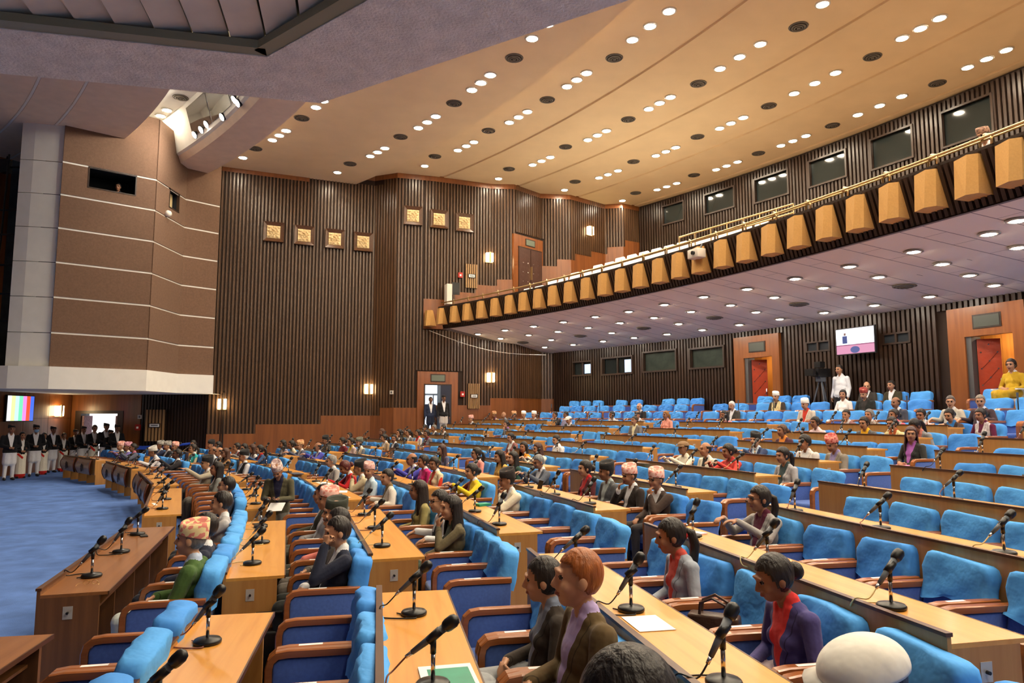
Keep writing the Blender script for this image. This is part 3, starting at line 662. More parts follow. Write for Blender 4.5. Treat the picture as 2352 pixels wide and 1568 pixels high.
for q in range(26): 
    x, z = rng.uniform(-.2, .2), rng.uniform(-.2, .2); rel.box(x-.03, x+.03, -.12, -.05, z-.02, z+.02)
rel_me = rel.mesh('carving', M_REL)
for i, (x, y) in enumerate([(628, 534), (698, 542), (768, 550), (833, 557), (948, 497), (1007, 505), (1065, 513)]):
    p, n = farp(x, y, .06); e = empty('relief_plaque', faceM(p, n)); tag(e, 'square carved cream relief in a dark frame, %s from the left on the slatted wall' % ORD[i], 'plaque', 'relief plaques'); ob('frame', plq_me, e); ob('carving', rel_me, e)
# side door under the balcony
a, b = FAR[5], FAR[6]
def far_door(n, x0, x1, ytop, zfl, A, B, open_=True):
    P0 = atseg(x0, 900, A, B); P1 = atseg(x1, 900, A, B); ztop = atseg((x0+x1)/2, ytop, A, B).z; d = Vector((P1.x-P0.x, P1.y-P0.y, 0)); w = d.length; d.normalize(); nn = Vector((d.y, -d.x, 0))
    c = (P0+P1)/2; c.z = zfl; e = struct(empty('door_%d' % n, faceM(c+nn*.07, nn))); h = ztop-zfl
    m = MB(); m.box(-w/2-.3, -w/2, 0, .12, 0, h+.55); m.obj('door_jamb', M_DOORF, e); m = MB(); m.box(w/2, w/2+.3, 0, .12, 0, h+.55); m.obj('door_jamb', M_DOORF, e)
    m = MB(); m.box(-w/2, w/2, 0, .12, h, h+.55); m.obj('door_header', M_DOORF, e)
    m = MB(); m.box(-w/2, w/2, -.02, .1, h-.05, h); m.box(-w/2, -w/2+.05, -.02, .1, 0, h); m.box(w/2-.05, w/2, -.02, .1, 0, h); m.obj('door_frame', M_SLATD, e)
    m = MB(); m.box(-.3, .3, -.03, 0, h+.14, h+.4); s = m.obj('exit_sign', mat('grey green sign', (108, 118, 104), .5), e); m = MB(); m.box(-.34, .34, -.025, .0, h+.1, h+.44); m.obj('sign_frame', M_SLATD, e)
    return e, w, h
e, w, h = far_door(2, 973, 1036, 882, 1.32, a, b)
SIDE_DOOR = e
m = MB(); m.box(-w/2, w/2, .03, .05, 0, h); m.obj('daylight_glass', emit('daylit lobby', (222, 236, 255), .7), e)
m = MB(); m.box(-w*.02, w*.1, -.01, .03, 0, h); m.box(-w/2, w/2, -.0, .03, h-.5, h-.42); m.box(-w*.18, -w*.14, -.0, .03, 0, h-.45); m.obj('door_mullion', mat('blue grey mullion', (96, 112, 132), .5), e)
m = MB(); m.box(w*.1, w/2-.05, -.02, .03, 0, h-.05); m.obj('door_leaf', mat('navy door leaf', (40, 46, 66), .5), e)
e, w, h = far_door(3, 1188, 1243, 572, 7.75, FAR[7], FAR[8])
for s in (-1, 1):
    m = MB(); m.box(min(0, s*w/2)+.02, max(0, s*w/2)-.02, -.04, .06, 0, h-.06); l = m.obj('door_leaf', mat('padded brown leather', (78, 52, 44), .4, 6, bump=(8, .4)), e)
    for q in range(8): m = MB(); x = s*w*(.12+.2*(q % 2)); z = .25+.28*(q//2)*1.6; m.lathe([(.02, 0), (.0, .02)], 8); k = m.obj('stud', M_CHROME, l); k.rotation_euler = (PI/2, 0, 0); k.location = (x, -.042, z)
m = MB(); m.box(-.02, .02, -.12, -.04, h*.35, h*.62); m.obj('door_handle', M_BRASS, e)
# louvred boards and small wall fittings on the far wall
M_PALE = wood('pale slat', (176, 138, 92), (150, 112, 70), 3, 'z', .4)
def board(x0, x1, y0, y1, label, pts=None):
    p0, n = farp((x0+x1)/2, (y0+y1)/2, .02) if pts is None else (atseg((x0+x1)/2, (y0+y1)/2, *pts), Vector((.1, -1, 0)))
    k = p0.y/F; w = (x1-x0)*k; h = (y1-y0)*k; e = empty('slatted_board', faceM(p0+n*.06, n)); tag(e, label, 'board', 'pale slatted boards')
    m = MB(); m.box(-w/2, w/2, -.02, .02, -h/2, h/2); m.obj('board', M_GAP, e)
    for q in range(6): c = -w/2+w*(q+.5)/6; m = MB(); m.box(c-w*.05, c+w*.05, -.06, -.02, -h/2, h/2); m.obj('slat', M_PALE, e)
    m = MB(); m.box(-w*.28, w*.28, -.09, -.06, -.09, .09); m.obj('notice_frame', M_SLATD, e); m = MB(); m.box(-w*.24, w*.24, -.095, -.09, -.06, .06); m.obj('notice', M_PAPER, e)
    m = MB(); m.box(-w*.17, w*.17, -.098, -.095, -.02, .02); m.obj('notice_lettering', M_DGREY, e)
board(1072, 1101, 881, 938, 'pale slatted board with a notice right of the open side door')
board(1066, 1096, 607, 663, 'pale slatted board with a notice beside the gallery railing')
board(336, 380, 941, 1012, 'pale slatted board with a notice near the lobby door', (Vector((-18.3, 29.25, 0)).xy, Vector((-12.1, 28.6, 0)).xy))
M_RED = mat('red alarm box', (176, 40, 30), .4)
for x, y, lb in [(1055, 633, 'small red fire alarm box on the gallery side wall'), (1060, 905, 'small red fire alarm box beside the open side door'), (318, 981, 'small dark red alarm box near the lobby door')]:
    p, n = farp(x, y, .1) if x > 480 else (atseg(x, y, (-18.3, 29.2), (-12.1, 28.55)), Vector((0, -1, 0))); e = empty('alarm_box', faceM(p, n)); tag(e, lb, 'alarm box', 'fire alarm boxes')
    m = MB(); m.box(-.1, .1, -.08, 0, -.12, .12); m.obj('case', M_RED, e); m = MB(); m.box(-.04, .04, -.09, -.08, -.05, .03); m.obj('glass', M_PAPER, e)
for x, y, lb in [(903, 901, 'small white wall switch left of the open side door'), (322, 957, 'small white wall switch left of the pale board')]:
    p, n = farp(x, y, .1) if x > 480 else (atseg(x, y, (-18.3, 29.2), (-12.1, 28.55)), Vector((0, -1, 0))); e = empty('wall_switch', faceM(p, n)); tag(e, lb, 'switch', 'wall switches')
    m = MB(); m.box(-.08, .08, -.05, 0, -.08, .08); m.obj('plate', M_TRIM, e); m = MB(); m.box(-.03, .03, -.06, -.05, -.04, .04); m.obj('rocker', M_DGREY, e)
p, n = farp(1022, 675, .5); e = empty('gallery_cabinet', faceM(p, n)); tag(e, 'tall pale grey cabinet with a dark screen at the gallery edge', 'cabinet'); m = MB(); m.box(-.12, .12, -.2, .2, -.55, .35); m.obj('body', M_TRIM, e); m = MB(); m.box(.14, .5, -.1, -.05, -.1, .45); m.obj('screen', M_BLACK, e)
# sagging cable below the balcony's far end
pts = []
for k in range(13):
    t = k/12; a_ = farp(985, 760, .12)[0]; b_ = Vector((1.6, 33.2, 5.0)); q = a_.lerp(b_, t); q.z -= .35*math.sin(PI*t); q.y -= .25*math.sin(PI*t)+.1; pts.append(q)
tag(MB().tube(pts, .012, 6).obj('hanging_cable', M_TRIM), 'thin cable sagging along the wall under the balcony end', 'cable')
# back wall doors
def ring_door(n, rect, R, leaf=True):
    t0, t1, z0, z1 = rect; tm = (t0+t1)/2; w = math.radians(t1-t0)*R; h = z1-z0
    M = Matrix.Translation(ring(tm, R, z0)) @ Matrix.Rotation(math.radians(tm)+PI/2+PI, 4, 'Z'); e = struct(empty('door_%d' % n, M))
    m = MB(); m.box(-w/2-.45, -w/2, -.1, .1, 0, 4.95-z0); m.obj('door_jamb', M_DOORF, e); m = MB(); m.box(w/2, w/2+.3, -.1, .1, 0, 4.95-z0); m.obj('door_jamb', M_DOORF, e)
    m = MB(); m.box(-w/2, w/2, -.1, .1, h, 4.95-z0); m.obj('door_header', M_DOORF, e)
    m = MB(); m.box(-.32, .32, -.13, -.1, h+.22, h+.5); m.obj('exit_sign', mat('unlit sign', (74, 78, 70), .4), e); m = MB(); m.box(-.36, .36, -.12, -.1, h+.18, h+.54); m.obj('sign_frame', M_SLATD, e)
    m = MB(); m.box(-w/2, -w/2+.14, -.05, .3, 0, h); m.obj('steel_jamb', mat('steel jamb', (110, 112, 112), .35, metal=.6), e)
    # lobby behind: lit wood boards
    for q in range(8):
        x = -w/2-2.0+q*(w+2.6)/8; m = MB(); m.box(x+.006, x+(w+2.6)/8-.006, 1.5, 1.53, 0, h+.3); m.obj('lobby_board', wood('lit lobby wood', (214, 146, 66), (196, 124, 50), 2, 'z', .4), e)
    m = MB(); m.box(-w/2-2.1, w/2+1.2, .12, 1.6, h+.3, h+.33); m.box(-w/2-2.1, w/2+1.2, .12, 1.6, -.03, 0); m.box(-w/2-2.1, -w/2-2.0, .12, 1.6, 0, h+.3); m.obj('lobby_shell', M_DOORF, e)
    m = MB(); m.box(-w*.5, w*.0, .7, 1.0, h+.26, h+.29); m.obj('lobby_lamp', emit('lobby lamp', (255, 232, 196), 20), e)
    L = MB(); L.box(0, w*.42, 0, .05, .02, h-.06); l = L.obj('door_leaf', mat('padded red leather', (176, 62, 30), .35, 5, bump=(7, .5)), e); l.location = (-w/2+.16, .12, 0); l.rotation_euler = (0, 0, math.radians(38))
    for i in range(3):
        for j in range(5):
            k = MB().lathe([(.022, 0), (.0, .02)], 8).obj('stud', M_CHROME, l); k.rotation_euler = (PI/2, 0, 0); k.location = (w*.42*(.15+.35*i), -.002, .2+.42*j+(.2 if i == 1 else 0))
            if i < 2 and j < 4:
                a_ = (w*.42*(.15+.35*i), -.004, .2+.42*j+(.2 if i == 1 else 0)); b_ = (w*.42*(.5+.35*i), -.004, .2+.42*(j+(1 if i == 1 else 0))+(0 if i == 1 else .2)); MB().tube([a_, b_], .006, 4).obj('stitch', mat('dark red seam', (110, 34, 18), .5), l)
    MB().tube([(w*.38, -.03, 1.0), (w*.38, -.06, 1.1), (w*.38, -.03, 1.2)], .015, 6).obj('door_handle', M_CHROME, l)
    return e
ring_door(4, D1, RB); ring_door(5, D2, RB)
for i, r in enumerate(BG):
    t0, t1, z0, z1 = r; tm = (t0+t1)/2; w = math.radians(t1-t0)*RB; M = Matrix.Translation(ring(tm, RB, z0)) @ Matrix.Rotation(math.radians(tm)+PI/2+PI, 4, 'Z'); e = struct(empty('window_%d' % (13+i), M)); h = z1-z0
    m = MB(); m.box(-w/2, w/2, -.1, -.04, 0, .05); m.box(-w/2, w/2, -.1, -.04, h-.05, h); m.box(-w/2, -w/2+.05, -.1, -.04, 0, h); m.box(w/2-.05, w/2, -.1, -.04, 0, h); m.box(-.03, .03, -.1, -.04, 0, h); m.obj('window_frame', M_SLATD, e)
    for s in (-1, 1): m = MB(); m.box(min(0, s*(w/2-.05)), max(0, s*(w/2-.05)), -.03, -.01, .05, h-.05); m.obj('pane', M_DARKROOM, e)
# televisions
def tv(px, R, label, n=None, p=None):
    x0, x1, y0, y1 = px
    if p is None:
        t0, t1, z0, z1 = ring_rect(x0, x1, y0, y1, R); tm = (t0+t1)/2; w = math.radians(t1-t0)*R; h = z1-z0; M = Matrix.Translation(ring(tm, R, z0)) @ Matrix.Rotation(math.radians(tm)+PI/2+PI, 4, 'Z')
    else: M, w, h = p
    e = empty('television', M); tag(e, label, 'television')
    m = MB(); m.box(-w/2-.03, w/2+.03, 0, .07, -.03, h+.03); m.obj('case', M_BLACK, e); m = MB(); m.box(-.1, .1, .07, .3, h*.4, h*.6); m.obj('wall_bracket', M_BLACK, e); return e, w, h
def screen_part(e, name, x0, x1, z0, z1, col, st, y=-.006, base=None):
    m = MB(); m.quad((x0, y, z0), (x1, y, z0), (x1, y, z1), (x0, y, z1)); return m.obj(name, emit('screen %d %d %d %.1f' % (*col, st), col, st, base or (20, 20, 20)), e)
e, w, h = tv((1921, 2008, 753, 811), RB-.45, 'television hung on the back wall showing a speaker at a lectern')
screen_part(e, 'screen_picture', -w/2, w/2, h*.36, h, (236, 238, 255), 1.1); screen_part(e, 'screen_picture', -w/2, w/2, 0, h*.33, (206, 140, 170), .6); screen_part(e, 'screen_picture', -w/2, w/2, h*.33, h*.37, (120, 60, 90), .8, -.008)
screen_part(e, 'screen_figure', -w*.33, -w*.2, h*.42, h*.72, (40, 60, 120), .6, -.009); screen_part(e, 'screen_figure', -w*.29, -w*.23, h*.74, h*.84, (120, 90, 80), .6, -.009); screen_part(e, 'screen_figure', -w*.14, w*.02, h*.36, h*.5, (190, 190, 220), .9, -.009)
m = MB(); m.add([(w*.0+.16*math.cos(k*PI/8), -.01, h*.15+.1*math.sin(k*PI/8)) for k in range(16)], [tuple(range(16))]); m.obj('screen_figure', emit('screen emblem', (70, 80, 130), .7, (20, 20, 20)), e)
XW = 18.16
def onwall(x, y): d = ray(x, y); return Vector((0, 0, H))+d*(-XW/d.x)
P0, P1 = onwall(14, 966), onwall(75, 966); wv = P1.y-P0.y; hh = onwall(45, 909).z-onwall(45, 966).z
e, w, h = tv((0, 0, 0, 0), 0, 'television showing vertical colour bars on the dark left wall', p=(faceM(Vector((-XW, (P0.y+P1.y)/2, onwall(45, 966).z)), (1, 0)), wv, hh))
bars = [(252, 252, 255), (222, 240, 160), (196, 226, 232), (120, 226, 180), (250, 140, 220), (240, 80, 50), (70, 110, 230)]
for i, c in enumerate(bars): screen_part(e, 'screen_bar', -w/2+w*i/7, -w/2+w*(i+1)/7, 0, h, c, .6)
# ================================================================== DESKS, CHAIRS, MICROPHONES
BLK = {
 'F': ([None]*11, [13.3, 13.45, 13.3, 14.35, 15.2, 16.1, 16.9, 17.3, 17.85, 18.3, 18.6]),
 'E': ([14.95, 15.1, 15.0, 15.85, 16.95, 17.8, 18.55, 19.0, 19.4, 19.7, 20.2], [20.2, 20.0, 19.8, 20.3, 21.3, 22.5, 23.2, 23.3, 23.3, 23.8, 24.1]),
 'D': ([21.9, 21.9, 21.4, 22.1, 23.2, 24.2, 24.95, 25.2, 25.3, 25.4, 25.6], [27.9, 26.9, 26.8, 27.3, 27.6, 28.4, 29.4, 29.6, 29.5, 29.3, 29.3]),
 'C': ([28.9, 28.8, 28.6, 29.2, 29.8, 30.6, 31.1, 31.2, 31.2, 31.1, 31.1], [34.4, 33.7, 33.8, 34.3, 34.5, 35.2, 35.6, 35.5, 35.4, 35.2, 35.0]),
 'B': ([36.2, 36.0, 35.5, 36.1, 36.2, 37.0, 37.5, 37.2, 37.0, 36.9, 36.8], [41.6, 41.2, 40.8, 41.4, 41.6, 42.2, 42.4, 42, 42, 42, 42]),
 'A': ([43.5, 43.2, 42.6]+[None]*8, [48.8, 47.8, 46.8]+[None]*8)}
for i in range(11): BLK['F'][0][i] = BLK['F'][1][i]-math.degrees(3.78/RR[i])
BN = {'F': 'block nearest the camera', 'E': 'second block from the camera', 'D': 'third block from the camera', 'C': 'fourth block from the camera', 'B': 'fifth block from the camera', 'A': 'farthest block by the tower'}
def fary(x):
    for (x0, y0), (x1, y1) in zip(FAR[:-1], FAR[1:]):
        if x0 <= x < x1: return y0+(y1-y0)*(x-x0)/(x1-x0)
    return 27.6
def clear_wall(th, R, m=.8): p = ring(th, R); return p.y < fary(p.x)-m and not (p.x < -12.2 and p.y > 26.9)
# chair meshes -------------------------------------------------------------------------
M_SEAT = mat('blue chair fabric', (74, 104, 176), .9, 40, var=.1, spec=.2, sheen=.3)
M_COVER = mat('bright blue seat cover', (84, 164, 240), .75, 5, var=.05, spec=.25, bump=(6, 1.0))
M_COVER2 = mat('deeper blue seat cover', (74, 150, 234), .75, 5, var=.05, spec=.25, bump=(5, 1.0))
def slab(mb_, x0, x1, p0, p1, th, n=6, m=1, jit=0, rng=None, taper=0):
    pass
def rbox(x0, x1, y0, y1, z0, z1, w=.03, seg=2, mt=None, name='part'):
    me = MB().box(x0, x1, y0, y1, z0, z1).mesh(name, mt); return bevel(me, w, seg)
seat_me = rbox(-.275, .275, -.24, .27, .31, .44, .045, 3, M_SEAT, 'seat')
def back_mesh():
    me = MB().box(-.285, .285, -.06, .06, 0, .53).mesh('backrest', M_SEAT); bevel(me, .04, 3)
    M = Matrix.Translation((0, -.25, .36)) @ Matrix.Rotation(math.radians(11), 4, 'X'); me.transform(M); return me
back_me = back_mesh()
def cover_mesh(seed, mt):
    rng = np.random.RandomState(seed); mb_ = MB()
    # closed cross section (x,y) rounded rect, swept in z with wrinkles, open at the bottom
    prof = []; hw, hd, r = .305, .085, .055
    for cx, cy, a0 in ((hw-r, hd-r, 0), (-hw+r, hd-r, 90), (-hw+r, -hd+r, 180), (hw-r, -hd+r, 270)):
        for k in range(4): a = math.radians(a0+k*30); prof.append((cx+r*math.cos(a), cy+r*math.sin(a)))
    # add points along the long faces
    P = []
    for i, p in enumerate(prof):
        q = prof[(i+1) % len(prof)]; P.append(p)
        if abs(q[0]-p[0]) > .2: P += [(p[0]+(q[0]-p[0])*t, p[1]) for t in (.2, .4, .6, .8)]
    n = len(P); zs = [.235, .25, .29, .34, .39, .45, .51, .555, .575]; f = [1.03, 1.0, 1, 1, 1, 1, .985, .93, .8]
    ph = rng.rand(6)*6.28; vs = []
    for z, s in zip(zs, f):
        for x, y in P:
            w = .009*math.sin(14*x+16*z+ph[0])+.008*math.sin(33*z-17*x+ph[1])+.006*math.sin(31*x+22*z+ph[2])
            drop = (.02*math.sin(9*x+ph[3])+.015*math.sin(17*x+ph[4])) if z < .26 else 0
            yy = y*s+(w if y > 0 else -w*.6)
            vs.append((x*(s if z > .5 else 1)+.006*math.sin(20*z+ph[5]), yy, z+drop+(.01*math.sin(6*x+ph[2]) if z > .5 else 0)))
    fs = [(i*n+k, i*n+(k+1) % n, (i+1)*n+(k+1) % n, (i+1)*n+k) for i in range(len(zs)-1) for k in range(n)]; fs.append(tuple((len(zs)-1)*n+k for k in range(n)))
    mb_.add(vs, fs); me = mb_.mesh('cover', mt, True); me.transform(Matrix.Translation((0, -.25, .36)) @ Matrix.Rotation(math.radians(11), 4, 'X')); return me
cover_mes = [cover_mesh(s, M_COVER if s % 3 else M_COVER2) for s in range(6)]
def arm_mesh():
    path = [(-.33, .675), (-.1, .678), (.16, .68), (.225, .672), (.262, .64), (.275, .59), (.275, .3), (.27, .0)]
    vs = []; n = len(path)
    for i, (y, z) in enumerate(path):
        a = path[max(i-1, 0)]; b = path[min(i+1, n-1)]; t = Vector((b[0]-a[0], b[1]-a[1])).normalized(); nn = Vector((-t.y, t.x)); h = .024
        for sx, sh in ((-.034, -1), (.034, -1), (.034, .7), (.024, 1), (-.024, 1), (-.034, .7)): vs.append((sx, y+nn.x*h*sh, z+nn.y*h*sh))
    k = 6; fs = [(i*k+j, i*k+(j+1) % k, (i+1)*k+(j+1) % k, (i+1)*k+j) for i in range(n-1) for j in range(k)]+[tuple(range(k))[::-1], tuple((n-1)*k+j for j in range(k))]
    m = MB().add(vs, fs); m.box(-.02, .02, -.3, -.26, 0, .14); return m.mesh('armrest', M_ARM)
arm_me = arm_mesh()
side_me = bevel(MB().prism([(-.31, .16), (.24, .13), (.255, .3), (.25, .61), (.21, .65), (-.33, .65)], 'x', -.026, .026).mesh('side_panel', M_SEAT), .012, 2)
strip_me = MB().box(-.016, .016, -.05, .1, .701, .704).mesh('number_strip', M_PAPER)
def make_chair(M, label, seed=0, cover=True, strip=True):
    e = empty('chair', M); tag(e, label, 'chair', 'blue chamber chairs')
    ob('seat', seat_me, e); ob('backrest', back_me, e)
    if cover: ob('cover', cover_mes[seed % 6], e)
    for s in (-1, 1):
        T = Matrix.Translation((s*.315, 0, 0)); ob('armrest', arm_me, e, T); ob('side_panel', side_me, e, T)
    if strip: ob('number_strip', strip_me, e, Matrix.Translation((-.315, 0, 0)))
    return e
# microphone meshes ----------------------------------------------------------------------
m = MB(); m.lathe([(.068, 0), (.075, .006), (.075, .018), (.068, .026), (.02, .032), (.014, .034)], 18); micbase_me = m.mesh('base', M_BLACK, True)
m = MB(); m.tube([(0, 0, .03), (0, 0, .15)], .0095, 8); micpole_me = m.mesh('pole', M_CHROME, True)
m = MB(); m.tube([(0, 0, .14), (0, 0, .2)], .013, 8); m.tube([(0, .022, .19), (0, -.03, .235)], .02, 8); micclip_me = m.mesh('clip', M_BLACK, True)
def mic_body(tilt):
    m = MB(); a = math.radians(tilt); d = Vector((0, -math.cos(a), math.sin(a))); c = Vector((0, -.005, .215))
    pr = [(-.15, .008, 1), (-.12, .0095, 1), (-.115, .0115, 0), (-.05, .015, 0), (.05, .019, 0), (.055, .024, 2), (.07, .028, 2), (.1, .029, 2), (.118, .02, 2), (.124, .006, 2)]
    for mi in (0, 1, 2):
        sub = [(t, r) for i, (t, r, k) in enumerate(pr) if k == mi or (i > 0 and pr[i-1][2] == mi)]
        if mi == 1: sub = [(-.15, .008), (-.118, .0095)]
        if mi == 0: sub = [(-.118, .0115), (-.05, .015), (.052, .019)]
        if mi == 2: sub = [(.05, .02), (.056, .025), (.07, .0285), (.1, .029), (.116, .022), (.124, .006)]
        m.tube([c+d*t for t, r in sub], [r for t, r in sub], 10, mi)
    return m.mesh('microphone', [M_DGREY, M_CHROME, M_BLACK], True), c-d*.15
def cable_mesh(tail, seed, col):
    rng = random.Random(seed); s = rng.choice((-1, 1)); p0 = Vector(tail); k = rng.uniform(.7, 1.3)
    pts = [p0, p0+Vector((s*.01, .05, -.05)), Vector((s*.05*k, .19, .06)), Vector((s*.09*k, .18, .008)), Vector((s*.12*k, .08, .006)), Vector((s*.08, -.02, .006)), Vector((-s*.02, .1, .006))]
    # catmull-rom
    out = []
    for i in range(len(pts)-1):
        a, b, c, d = pts[max(i-1, 0)], pts[i], pts[i+1], pts[min(i+2, len(pts)-1)]
        for j in range(5):
            t = j/5; out.append(.5*((2*b)+(c-a)*t+(2*a-5*b+4*c-d)*t*t+(3*b-a-3*c+d)*t**3))
    out.append(pts[-1])
    for q in out: q.z = max(q.z, .006)
    return MB().tube(out, .0042, 5).mesh('cable', col, True)
M_CABY = mat('cream cable', (214, 196, 140), .5); M_CABR = mat('brown cable', (132, 84, 72), .5)
mics = []
for i, tl in enumerate((42, 52, 58, 36)):
    me, tail = mic_body(tl); mics.append((me, [cable_mesh(tail, i*3+j, [M_CABY, M_CABR, M_BLACK][j]) for j in range(3)]))
def make_mic(M, label, seed):
    e = empty('microphone_stand', M @ Matrix.Scale(1.12, 4)); tag(e, label, 'microphone', 'desk microphones')
    me, cb = mics[seed % 4]; ob('base', micbase_me, e); ob('pole', micpole_me, e); ob('clip', micclip_me, e); ob('microphone', me, e); ob('cable', cb[(seed//4) % 3], e); return e
# desks ----------------------------------------------------------------------------------
plate_me = MB().box(-.003, 0, -.035, .035, -.05, .05).mesh('switch_plate', mat('steel plate', (196, 190, 178), .35, metal=.3)); knob_me = MB().tube([(-.02, 0, 0), (0, 0, 0)], .01, 8).mesh('switch_knob', M_BLACK)
M_STICK = mat('blue paper sticker', (60, 96, 214), .6); M_OVAL = mat('dark carved emblem', (62, 42, 32), .5, 20, var=.3, bump=(60, 1)); M_BOARD = wood('bulged front board', (196, 158, 120), (178, 138, 100), 2, 'x', .35, .5, .3); M_EDGE = mat('board edge', (104, 50, 30), .35)
def make_desk(th0, th1, row, blk, label):
    R = RR[row]; p0 = ring(th0, R); p1 = ring(th1, R); L = (p1-p0).length; tm = (th0+th1)/2; c = (p0+p1)/2; c.z = ZT[row]-.75; pl_ = ZT[row]-.75-FL[row]
    e = empty('bench_desk', Matrix.Translation(c) @ Matrix.Rotation(math.radians(tm)+PI/2, 4, 'Z')); tag(e, label, 'desk', 'bench desks')
    dark = row == 0 and blk in 'EF'; mt = M_TOPD if dark else M_TOP; mp = M_PANELD if dark else M_PANEL
    ob('desk_top', MB().box(-L/2, L/2, -.48, -.0, .725, .75).mesh('desk_top', mt), e)
    ob('edge_strip', MB().box(-L/2, L/2, -.49, -.48, .722, .751).mesh('edge_strip', M_LIP), e)
    lo = .3 if (row == 0 and blk in 'ABC') else -.0
    zlo = lo if row == 0 else .0
    ob('front_panel', MB().box(-L/2, L/2, .0, .025, zlo, .785).mesh('front_panel', mp), e)
    ob('lip', MB().box(-L/2-.004, L/2+.004, -.008, .034, .785, .805).mesh('lip', M_LIP), e)
    for s in (-1, 1):
        x = s*(L/2-.018); ob('end_panel', MB().box(x-.018, x+.018, -.42, 0, 0, .725).mesh('end_panel', mp), e)
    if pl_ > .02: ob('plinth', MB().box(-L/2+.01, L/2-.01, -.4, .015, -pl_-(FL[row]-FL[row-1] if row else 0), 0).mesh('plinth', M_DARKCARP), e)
    ob('shelf', MB().box(-L/2+.04, L/2-.04, -.36, -.01, .56, .58).mesh('shelf', mp), e)
    for k in range(1, 4):
        x = -L/2+L*k/4; ob('divider', MB().box(x-.012, x+.012, -.36, -.01, 0 if row == 0 else .3, .725).mesh('divider', mp), e)
    pl = ob('switch_plate', plate_me, e, Matrix.Translation((-L/2, -.2, .6))); ob('switch_knob', knob_me, pl, Matrix.Translation((-.003, 0, 0)))
    if row == 0 and blk in 'ABC':
        for s in (-1, 1):
            m = MB(); w = L*.21; xs = [-w, -w*.6, 0, w*.6, w]; N = 6
            vs = []
            for i in range(N+1):
                z = .3+.46*i/N; b = .05+.07*math.sin(PI*i/N)
                for x in xs: vs.append((x*(1-.12*abs(math.cos(PI*i/N))**3), .025+b, z))
            k = len(xs); m.add(vs, [(i*k+j, i*k+j+1, (i+1)*k+j+1, (i+1)*k+j) for i in range(N) for j in range(k-1)])
            o = ob('front_board', m.mesh('front_board', M_BOARD, True), e, Matrix.Translation((s*L*.24, 0, 0)))
            m = MB()
            for sg in (-1, 1): ob('board_edge', MB().tube([(sg*w*(1-.12*abs(math.cos(PI*i/N))**3), .02+.05+.07*math.sin(PI*i/N), .3+.46*i/N) for i in range(N+1)], .02, 6).mesh('board_edge', M_EDGE, True), o)
            m = MB(); m.add([(.13*math.cos(q*PI/8), .15+.01*(q % 2), .5+.13*math.sin(q*PI/8)) for q in range(16)]+[(0, .175, .5)], [(q, (q+1) % 16, 16) for q in range(16)]); ob('carved_emblem', m.mesh('carved_emblem', M_OVAL), o)
            for sg in (-1, 1): ob('sticker', MB().box(sg*w*.72-.06, sg*w*.72+.06, .118, .121, .5, .66).mesh('sticker', M_STICK), o); ob('sticker_print', MB().box(sg*w*.72-.035, sg*w*.72+.035, .1215, .122, .55, .6).mesh('sticker_print', mat('sticker lettering', (170, 190, 240), .6)), o)
    return e, L
CHAIRS = []; SEATS = []   # (matrix, row, block, theta, R, place, label)
seed = 0
for blk in 'FEDCBA':
    lo, hi = BLK[blk]
    for row in range(11):
        if lo[row] is None: continue
        a, b = lo[row], hi[row]; R = RR[row]
        while b > a+1 and not clear_wall(b, R+.5, .35): b -= .1
        if b-a < 1.6: continue
        e, L = make_desk(a, b, row, blk, '%s row bench desk of the %s' % (ORD[row], BN[blk]))
        nm = 3 if L > 2.6 else 2
        for k in range(nm):
            t = a+(b-a)*((.17, .5, .83)[k] if nm == 3 else (.3, .75)[k]); make_mic(seatM(t+.02*math.sin(seed), R+.17+.03*math.cos(seed*1.7), ZT[row]) @ Matrix.Rotation(.35*math.sin(seed*2.3), 4, 'Z'), '%s desk microphone from the near end, %s row, %s' % (ORD[k], ORD[row], BN[blk]), seed); seed += 1
        ca, cb = a-.32, b+.12+(.3 if blk == 'F' and row in (3, 4) else 0); n = max(2, round(math.radians(cb-ca)*R/.675)); Rn = (RR[row+1] if row < 10 else 54.5)-.44
        for k in range(n):
            t = ca+(cb-ca)*(k+.5)/n; SEATS.append((seatM(t, Rn, FL[row]), row, blk, t, Rn, k, '%s blue-covered chair from the near end, %s row, %s' % (ORD[k].capitalize(), ORD[row], BN[blk]), True))
# loose chairs on the three back tiers
LOOSE = {11: [1203, 1240, 1262, 1288, 1318, 1352, 1397, 1432, 1465, 1500, 1535, 1575, 1615, 1677, 1703, 1747, 1780, 1803, 1838, 1868, 1925, 1962, 2003, 2047, 2197, 2255, 2318],
 12: [1285, 1310, 1341, 1372, 1408, 1449, 1476, 1514, 1549, 1639, 1685, 1739, 1774, 1811, 1848, 1932, 1976, 2016, 2058, 2272, 2335],
 13: [1308, 1332, 1362, 1415, 1450, 1522, 1556, 1587, 1743, 1783, 1824, 1988, 2045, 2093, 2270]}
for row, L in LOOSE.items():
    last = None
    for k, x in enumerate(L):
        R = RT[row]+.44; p = atr(x, 930, R); t = pol(p.x, p.y)[1]
        if last is not None and last-t < math.degrees(.7/R): t = last-math.degrees(.7/R)
        last = t
        if not clear_wall(t, R, .7): continue
        SEATS.append((seatM(t, R, FL[row]), row, 'L', t, R, k, '%s loose blue-covered chair from the far wall, %s back tier' % (ORD[k].capitalize(), ['lowest', 'middle', 'topmost'][row-11]), False))
SEATS.sort(key=lambda q: q[0].translation.length)
rest = MB(); MS = [M_SEAT, M_COVER, M_COVER2, M_ARM]
